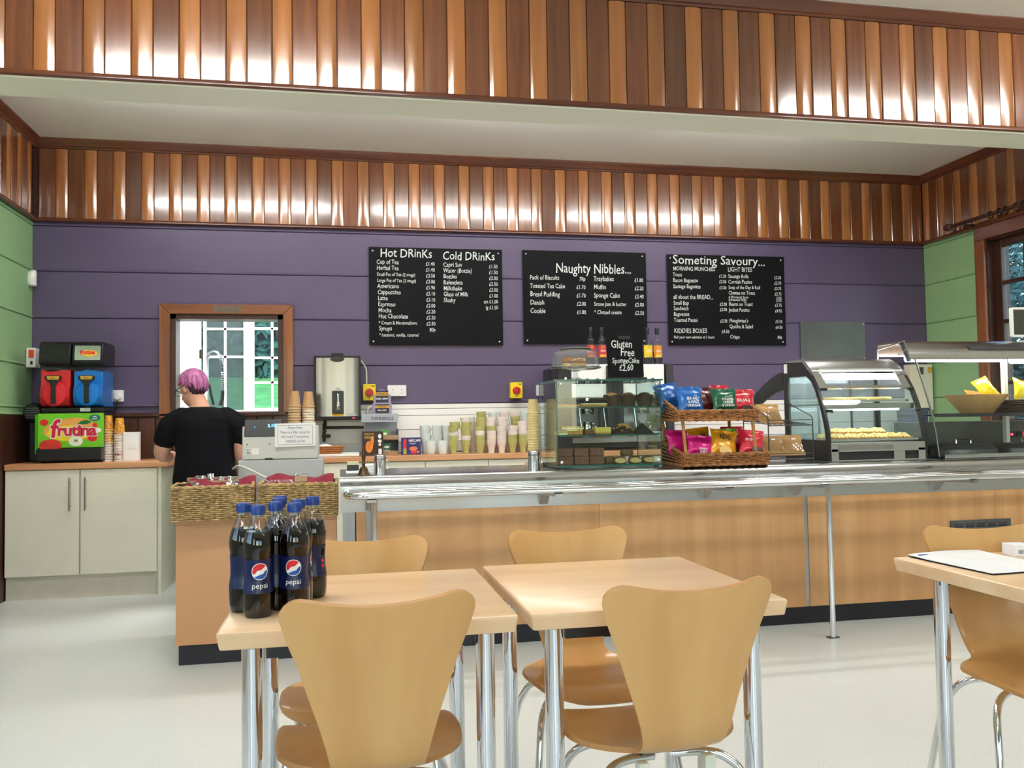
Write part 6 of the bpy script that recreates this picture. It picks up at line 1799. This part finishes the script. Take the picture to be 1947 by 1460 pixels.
for i in range(3):
    x = GT0 + .30 + i * .46
    t = thing('hotplate_pan', 'steel serving pan lid on the hot well under the gantry, %s' % ('at the left', 'in the middle', 'at the right')[i], 'pan', (x, 4.63, .894), group='pans in the hot well')
    MB().loft([((0, 0, 0), (.20, 0, 0), (0, .15, 0)), ((0, 0, .03), (.20, 0, 0), (0, .15, 0)), ((0, 0, .06), (.17, 0, 0), (0, .12, 0)), ((0, 0, .066), (.1, 0, 0), (0, .06, 0))], 24).build('pan_lid', m_darksteel, t)
    MB().tube([(-.05, 0, .062), (-.05, 0, .088), (.05, 0, .088), (.05, 0, .062)], .005, 6).build('handle', m_chrome, t)
# bowl and basket of crisps on the gantry shelf
m_bowl = mat('pale_wooden_bowl', rgb(196, 152, 96), .5, var=.12, scale=8, stretch=(1, 1, .3))
bw = thing('wooden_bowl', 'pale wooden tapered bowl of crisps on the gantry shelf', 'bowl', (3.80, 4.63, 1.1345))
MB().lathe([(0, 0), (.085, 0), (.088, .003), (.176, .112), (.178, .117), (.172, .117), (.082, .012), (0, .01)], 32, cap=False).build('bowl_body', m_bowl, bw)
m_py = mat('yellow_packet', rgb(250, 214, 30), .3, var=.2, scale=20, coat=.2)
m_po = mat('orange_packet', rgb(240, 130, 60), .3, var=.2, scale=20, coat=.2)
m_pr = mat('scarlet_packet', rgb(214, 30, 34), .3, var=.2, scale=20, coat=.2)
m_psil = mat('silver_packet', (.6, .6, .6, 1), .25, .8, var=.2, scale=20)
def loose(x, y, z, w, h, m, rot, label, seed):
    t = thing('crisp_packet', label, 'crisp packet', (x, y, z), 0, group='crisp packets on the gantry shelf')
    pillow(w, h, .045, None, seed=seed).xform(TR(rx=rot[0], ry=rot[1], rz=rot[2])).build('packet_body', m, t)
loose(3.90, 4.60, 1.225, .13, .15, m_py, (-30, -18, 10), 'yellow crisp packet sticking up from the wooden bowl', 50)
loose(3.85, 4.66, 1.215, .13, .12, m_po, (-60, 10, -20), 'orange crisp packet lying in the wooden bowl', 51)
loose(3.76, 4.65, 1.20, .13, .12, m_po, (-70, 0, 30), 'orange crisp packet at the back of the wooden bowl', 54)
bk2 = thing('wicker_basket', 'dark wicker basket of crisps right of the wooden bowl', 'basket', (4.20, 4.63, 1.1345))
weave_box(.36, .26, .085, 8, 40, .0055, mat('dark_wicker', rgb(64, 38, 24), .6, var=.3, scale=60), bk2)
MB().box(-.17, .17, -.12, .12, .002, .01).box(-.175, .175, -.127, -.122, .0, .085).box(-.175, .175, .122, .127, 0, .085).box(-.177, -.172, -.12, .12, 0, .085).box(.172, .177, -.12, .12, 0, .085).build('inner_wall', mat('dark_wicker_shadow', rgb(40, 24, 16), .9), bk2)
loose(4.09, 4.585, 1.20, .14, .16, m_py, (-25, 22, 0), 'yellow and white crisp packet standing in the dark wicker basket', 52)
loose(4.19, 4.62, 1.20, .15, .15, m_pr, (-25, 5, -10), 'scarlet crisp packet standing in the dark wicker basket', 53)
loose(4.14, 4.56, 1.195, .12, .10, m_psil, (-60, 0, 15), 'silver crisp packet lying in front in the dark wicker basket', 55)
loose(4.29, 4.60, 1.20, .14, .14, m_po, (-30, -12, 10), 'orange crisp packet at the right end of the dark wicker basket', 56)
mo = thing('till_screen', 'small white till screen standing on the gantry canopy', 'screen', (4.30, 4.74, 1.5855), radians(-8))
MB().prism(rrect(.26, .19, .012, cx=0, cy=.125), -.012, .012).build('screen_case', m_gloss, mo, bevel=.003)
MB().box(-.115, .115, -.0135, -.012, .045, .205).build('screen_glass', mat('screen_glass', (.05, .055, .05, 1), .1), mo)
MB().box(-.05, .05, -.04, .04, 0, .01).box(-.012, .012, 0, .02, .008, .05).build('screen_foot', m_gloss, mo)
bt = thing('storage_tub', 'blue plastic tub on the back worktop behind the pie warmer', 'tub', (4.72, 6.5, .90))
MB().loft([((0, 0, 0), (.13, 0, 0), (0, .10, 0)), ((0, 0, .26), (.15, 0, 0), (0, .115, 0)), ((0, 0, .27), (.16, 0, 0), (0, .125, 0))], 4).build('tub_body', mat('blue_tub', rgb(70, 84, 130), .45), bt)
MB().loft([((0, 0, .272), (.165, 0, 0), (0, .13, 0)), ((0, 0, .29), (.16, 0, 0), (0, .125, 0))], 4).build('tub_lid', mat('navy_lid', rgb(50, 60, 100), .45), bt)
# ------------------------------------------------------------------ outside the windows
m_grass = mat('mown_grass', rgb(96, 168, 92), .9, var=.3, scale=3, detail=8)
g = MB().prismx([(9.3, -.3), (9.3, -.15), (11, .0), (16, .9), (24, 2.4), (32, 2.9), (60, 3.0), (60, -.3)], -40, 45).box(5.5, 45, -20, 9.35, -.3, -.15).box(-40, -2.75, -20, 9.25, -.3, -.15).box(-2.6, 5.5, -20, -4.5, -.3, -.15).build('ground', m_grass)
struct(g)
def leaves(rnd, c, R, n, size, shell=.55):
    mb = MB()
    for _ in range(n):
        while True:
            p = Vector((rnd.uniform(-1, 1), rnd.uniform(-1, 1), rnd.uniform(-1, 1)))
            if shell < p.length <= 1: break
        k = 1 + .16 * sin(p.x * 7 + c[0]) * sin(p.z * 6) + .1 * sin(p.y * 11)
        q = Vector((c[0] + p.x * R[0] * k, c[1] + p.y * R[1] * k, c[2] + p.z * R[2] * k))
        a = Vector((rnd.uniform(-1, 1), rnd.uniform(-1, 1), rnd.uniform(-1, 1))).normalized()
        b = a.orthogonal().normalized()
        s = size * rnd.uniform(.6, 1.3)
        mb.add([q - a * s, q + b * s * .45, q + a * s, q - b * s * .45], [(0, 1, 2, 3)])
    return mb
def tree(x, y, h, r, col, label, seed, n=2600, size=.16, cat='tree', trunk=True, z=-.15, cf=.62):
    rnd = random.Random(seed)
    t = thing('tree' if trunk else 'shrub', label, cat, (x, y, z))
    m = mat('foliage_%d' % seed, rgb(*col), .6, var=.45, scale=2.5, objrand=.1)
    mb = MB()
    for k in range(5):
        c = (rnd.uniform(-.5, .5) * r, rnd.uniform(-.4, .4) * r, h * (cf if trunk else .45) + rnd.uniform(-.2, .25) * h)
        mm = leaves(rnd, c, (r * .62, r * .62, h * .30), n // 5, size)
        mb.add(mm.v, mm.f)
    mb.build('crown', m, t, smooth=0)
    if trunk: MB().tube([(0, 0, 0), (.05, .02, h * .35), (0, 0, h * .7)], [.18, .14, .06], 10).build('trunk', mat('bark_%d' % seed, rgb(84, 70, 60), .9, var=.3, scale=20), t)
tree(-1.75, 25.0, 5.5, 2.3, (58, 100, 92), 'dark green tree seen through the clear kitchen casement', 101, 11000, .30, z=2.35, cf=.40)
tree(-5.4, 29.0, 7.5, 3.0, (96, 132, 112), 'grey green tree seen through the dusty kitchen sash', 102, 9000, .4, z=2.6, cf=.42)
tree(5.2, 27.0, 7.0, 2.6, (70, 110, 84), 'tall green tree far behind the kitchen window', 103, 6000, .4, z=2.5, cf=.42)
tree(-11.5, 27.0, 7.0, 3.0, (90, 130, 100), 'distant green tree on the left of the lawn', 104, 2400, .28, z=2.5)
tree(7.9, 9.4, 4.6, 1.7, (66, 108, 104), 'blue green shrub filling the right window', 105, 22000, .055, 'shrub', False)
tree(9.4, 12.6, 4.8, 1.8, (58, 96, 98), 'tall blue green shrub behind the one in the right window', 106, 12000, .12, 'shrub', False)
tree(7.4, 6.4, 4.0, 1.3, (72, 114, 106), 'lower blue green shrub at the near side of the right window', 107, 18000, .05, 'shrub', False)

# spray tap at the kitchen sink
ks = thing('sink_counter', 'white kitchen sink counter below the kitchen window', 'counter', (-.75, 8.7, 0))
MB().box(-.9, .9, -.28, .28, .86, .90).build('sink_top', m_steel, ks, bevel=.005)
MB().box(-.88, .88, -.26, .26, 0, .86).build('sink_body', m_gloss, ks)
stp = thing('spray_tap', 'chrome pre-rinse spray tap with coiled hose at the kitchen sink', 'tap', (-1.22, 8.55, .90))
MB().cyl((0, 0, 0), (0, 0, .86), .012, 10).build('riser_pipe', m_chrome, stp)
pth = spline([(0, 0, .86), (.01, 0, .91), (.06, 0, .935), (.11, 0, .90), (.135, 0, .82), (.14, 0, .70), (.14, 0, .56)], 8)
MB().tube(pth, .010, 8).build('hose', m_darksteel, stp)
co_ = []
P_ = spline([(p.x, p.y, p.z) for p in pth], 5)
for i in range(len(P_)):
    a = i * 1.25
    co_.append((P_[i].x + .014 * cos(a), P_[i].y + .014 * sin(a), P_[i].z))
MB().tube(co_, .0035, 5).build('spring_coil', m_chrome, stp)
MB().tube([(.14, 0, .56), (.135, 0, .48), (.12, -.02, .42)], [.016, .018, .022], 10).build('spray_head', m_black, stp)
MB().tube([(.02, -.01, .62), (.04, -.02, .52), (.06, -.02, .43)], .013, 8).build('trigger', m_black, stp)

# ------------------------------------------------------------------ the person behind the counter
m_skin = mat('skin', rgb(226, 170, 146), .5, var=.06, scale=12, sss=.15)
m_shirt = mat('black_tshirt', (.006, .006, .009, 1), .85, spec=.15, var=.2, scale=15, bump=.4, bscale=22)
m_trs = mat('black_trousers', (.011, .011, .013, 1), .85, var=.2, scale=12)
m_hair = mat('pink_purple_hair', rgb(150, 76, 132), .45, var=.3, scale=14, stretch=(5, 5, .6), col2=rgb(190, 112, 164), bump=.5, bscale=60)
m_hair2 = mat('dark_hair_roots', rgb(62, 34, 48), .6, var=.2, scale=20)
pe = thing('person', 'person in black t-shirt with short pink hair, back to the room, looking down', 'person', (-.84, 5.75, 0))
def limb(mb, pts, rads, n=14):
    P = spline(pts, 4)
    R = []
    k = len(P) - 1
    for i in range(len(P)):
        f = i / k * (len(rads) - 1); j = min(int(f), len(rads) - 2); w = f - j
        R.append(rads[j] * (1 - w) + rads[j + 1] * w)
    mb.tube(P, R, n)
    mb.ball(P[0], R[0], n=12, k=8); mb.ball(P[-1], R[-1], n=12, k=8)
def sec(cx, cy, z, a, b): return ((cx, cy, z), (a, 0, 0), (0, b, 0))
def remesh(o, vox, smooth=4):
    r = o.modifiers.new('skin', 'REMESH'); r.mode = 'VOXEL'; r.voxel_size = vox; r.use_smooth_shade = True
    s = o.modifiers.new('sm', 'SMOOTH'); s.factor = .5; s.iterations = smooth
HD = Vector((-.075, .045, 1.375))
FD = Vector((-.70, .60, -.38)).normalized()
def hand(mb, w, d, up, s=1.0, thumb=1):
    """palm and five bent fingers from the wrist w along d; up is the back of the hand"""
    w, d, up = Vector(w), Vector(d).normalized(), Vector(up).normalized()
    side = d.cross(up).normalized() * thumb
    up = side.cross(d).normalized() * thumb
    c = w + d * .045 * s
    mb.loft([(w - d * .01, side * .022 * s, up * .016 * s), (w + d * .02 * s, side * .032 * s, up * .016 * s), (w + d * .06 * s, side * .040 * s, up * .014 * s), (w + d * .085 * s, side * .038 * s, up * .012 * s)], 14)
    for i, ln in enumerate((.068, .076, .071, .056)):
        o = (.030 - .020 * i)
        b = w + d * .08 * s + side * o * s
        k1 = b + d * ln * .42 * s - up * .006 * s
        k2 = k1 + (d * .8 - up * .6).normalized() * ln * .32 * s
        k3 = k2 + (d * .45 - up * .9).normalized() * ln * .26 * s
        mb.tube([b - d * .015 * s, b, k1, k2, k3], [.0092 * s, .0092 * s, .0085 * s, .0078 * s, .006 * s], 8)
        mb.ball(k3, .0062 * s, n=8, k=6)
    b = w + d * .022 * s + side * .028 * s
    k1 = b + (side * .8 + d * .6).normalized() * .034 * s - up * .006 * s
    k2 = k1 + (side * .35 + d * .9 - up * .3).normalized() * .030 * s
    mb.tube([b - side * .012, b, k1, k2], [.012 * s, .0115 * s, .010 * s, .0075 * s], 8)
    mb.ball(k2, .0078 * s, n=8, k=6)
mb = MB()
mb.loft([sec(.01, 0, .74, .15, .105), sec(.01, 0, .82, .165, .12), sec(.01, 0, .92, .155, .115), sec(.005, 0, 1.02, .15, .11), sec(0, 0, 1.10, .16, .112), sec(0, 0, 1.17, .165, .10), sec(-.005, .005, 1.215, .12, .085), sec(-.01, .01, 1.25, .075, .07)], 24)
limb(mb, [(-.01, .01, 1.20), (-.03, .02, 1.26), (-.058, .035, 1.32)], [.068, .058, .056])
# head: skull, jaw, nose, ears
R_ = FD.to_track_quat('Y', 'Z').to_matrix().to_4x4()
H_ = Matrix.Translation(HD) @ R_
mb.ball((0, -.012, .02), .073, .092, .092, 20, 14, M=H_)
mb.ball((0, .028, -.045), .055, .060, .062, 16, 10, M=H_)
mb.ball((0, .05, -.075), .03, .032, .028, 12, 8, M=H_)
mb.tube([(0, .080, .012), (0, .096, -.012), (0, .106, -.03), (0, .09, -.038)], [.008, .010, .013, .008], 8, M=H_)
mb.tube([(-.022, .080, -.062), (0, .090, -.062), (.022, .080, -.062)], [.005, .008, .005], 8, M=H_)
for s in (-1, 1):
    mb.ball((s * .074, -.006, -.005), .008, .020, .032, 10, 8, M=H_)
    mb.ball((s * .030, .078, .005), .014, .010, .009, 10, 6, M=H_)
# arms
limb(mb, [(-.175, 0, 1.165), (-.225, .02, 1.08), (-.262, .055, .975), (-.255, .17, .945), (-.24, .30, .945)], [.052, .056, .048, .042, .027])
hand(mb, (-.24, .30, .945), (.12, 1, -.12), (0, .1, 1), 1.0, -1)
limb(mb, [(.175, 0, 1.165), (.215, .0, 1.08), (.222, -.01, .985), (.212, .06, .915), (.200, .14, .885)], [.056, .050, .041, .036, .026])
hand(mb, (.200, .14, .885), (-.25, 1, -.2), (.6, .1, .8), 1.0, 1)
# legs
for s in (-1, 1):
    limb(mb, [(s * .09 + .01, 0, .78), (s * .095 + .01, .005, .60), (s * .09 + .01, .01, .44), (s * .09 + .01, -.01, .25), (s * .09 + .01, -.015, .08)], [.088, .078, .056, .050, .036])
body = mb.build('body', m_skin, pe); remesh(body, .0055, 3)
mb = MB()
mb.loft([sec(.005, 0, .765, .190, .140), sec(.005, 0, .80, .194, .145), sec(.005, 0, .88, .184, .142), sec(.005, 0, .97, .174, .135), sec(.003, 0, 1.06, .182, .132), sec(0, 0, 1.13, .196, .128), sec(0, 0, 1.185, .195, .115), sec(-.003, .004, 1.22, .155, .10), sec(-.01, .008, 1.247, .098, .085), sec(-.013, .01, 1.256, .075, .07)], 28)
limb(mb, [(-.13, 0, 1.175), (-.195, .008, 1.13), (-.236, .025, 1.06)], [.080, .082, .070])
limb(mb, [(.13, 0, 1.175), (.195, .0, 1.13), (.234, .0, 1.055)], [.080, .082, .070])
sh = mb.build('t_shirt', m_shirt, pe); remesh(sh, .009, 3)
mb = MB()
mb.loft([sec(.01, 0, .70, .17, .125), sec(.008, 0, .80, .178, .132), sec(.008, 0, .86, .172, .13)], 24)
for s in (-1, 1): limb(mb, [(s * .092 + .01, 0, .76), (s * .098 + .01, .004, .60), (s * .092 + .01, .008, .44), (s * .09 + .01, -.008, .25), (s * .09 + .01, -.015, .07)], [.10, .09, .070, .064, .056])
tr_ = mb.build('trousers', m_trs, pe); remesh(tr_, .010, 3)
for s in (-1, 1):
    mb = MB().loft([((s * .09 + .01, -.03, .0), (.040, 0, 0), (0, .05, 0)), ((s * .09 + .01, -.03, .02), (.044, 0, 0), (0, .055, 0)), ((s * .09 + .01, -.02, .07), (.040, 0, 0), (0, .045, 0))], 16)
    mb.loft([((s * .092 + .01, .05, .0), (.044, 0, 0), (0, .09, 0)), ((s * .092 + .01, .05, .025), (.045, 0, 0), (0, .092, 0)), ((s * .092 + .01, .03, .055), (.034, 0, 0), (0, .06, 0))], 16)
    mb.build('shoe', m_black, pe)
# hair: cap over the skull, open at the face, ragged at the nape
def hairpt(u, v, g=0.0):
    a = 2 * pi * u
    p = pi * v
    d_ = Vector((sin(p) * sin(a), -sin(p) * cos(a), cos(p)))
    k = 1 + .025 * sin(a * 23) * sin(p) + .02 * sin(a * 9 + p * 3)
    return Vector((d_.x * (.083 + g) * k, -.012 + d_.y * (.104 + g) * k, .022 + d_.z * (.102 + g) * k)), d_
def haircap(g, keep, name, m):
    n, kk = 72, 26
    vs = []; fs = []; dirs = []
    for j in range(kk + 1):
        for i in range(n):
            q, d_ = hairpt(i / n, .001 + .86 * j / kk, g)
            vs.append(H_ @ q); dirs.append((d_, q))
    for j in range(kk):
        for i in range(n):
            ids = (j * n + i, (j + 1) * n + i, (j + 1) * n + (i + 1) % n, j * n + (i + 1) % n)
            if keep(dirs[ids[0]][0], i): fs.append(ids)
    o = MB().add(vs, fs).build(name, m, pe, smooth=60)
    s = o.modifiers.new('t', 'SOLIDIFY'); s.thickness = .006
    return o
haircap(0, lambda d, i: (d.y < .55 - .5 * max(0, -d.z) - .1 * max(0, d.z < .2)) and d.z > (-.62 if d.y < -.55 else -.25) + .08 * sin(i * 1.9) and not (d.y > .05 and d.z < .12), 'hair', m_hair)
haircap(-.006, lambda d, i: d.y < -.2 and d.z > -.86, 'nape_hair', m_hair2)
for s in (-1, 1):
    MB().tube([(s * .079, -.01, .012), (s * .078, .05, .012), (s * .066, .096, .008)], .0028, 6, M=H_).build('glasses_arm', m_ink, pe)
    MB().tube([(s * .036 + .026 * cos(2 * pi * k / 16), .099, .004 + .018 * sin(2 * pi * k / 16)) for k in range(16)], .002, 5, closed=True, M=H_).build('glasses_rim', m_ink, pe)
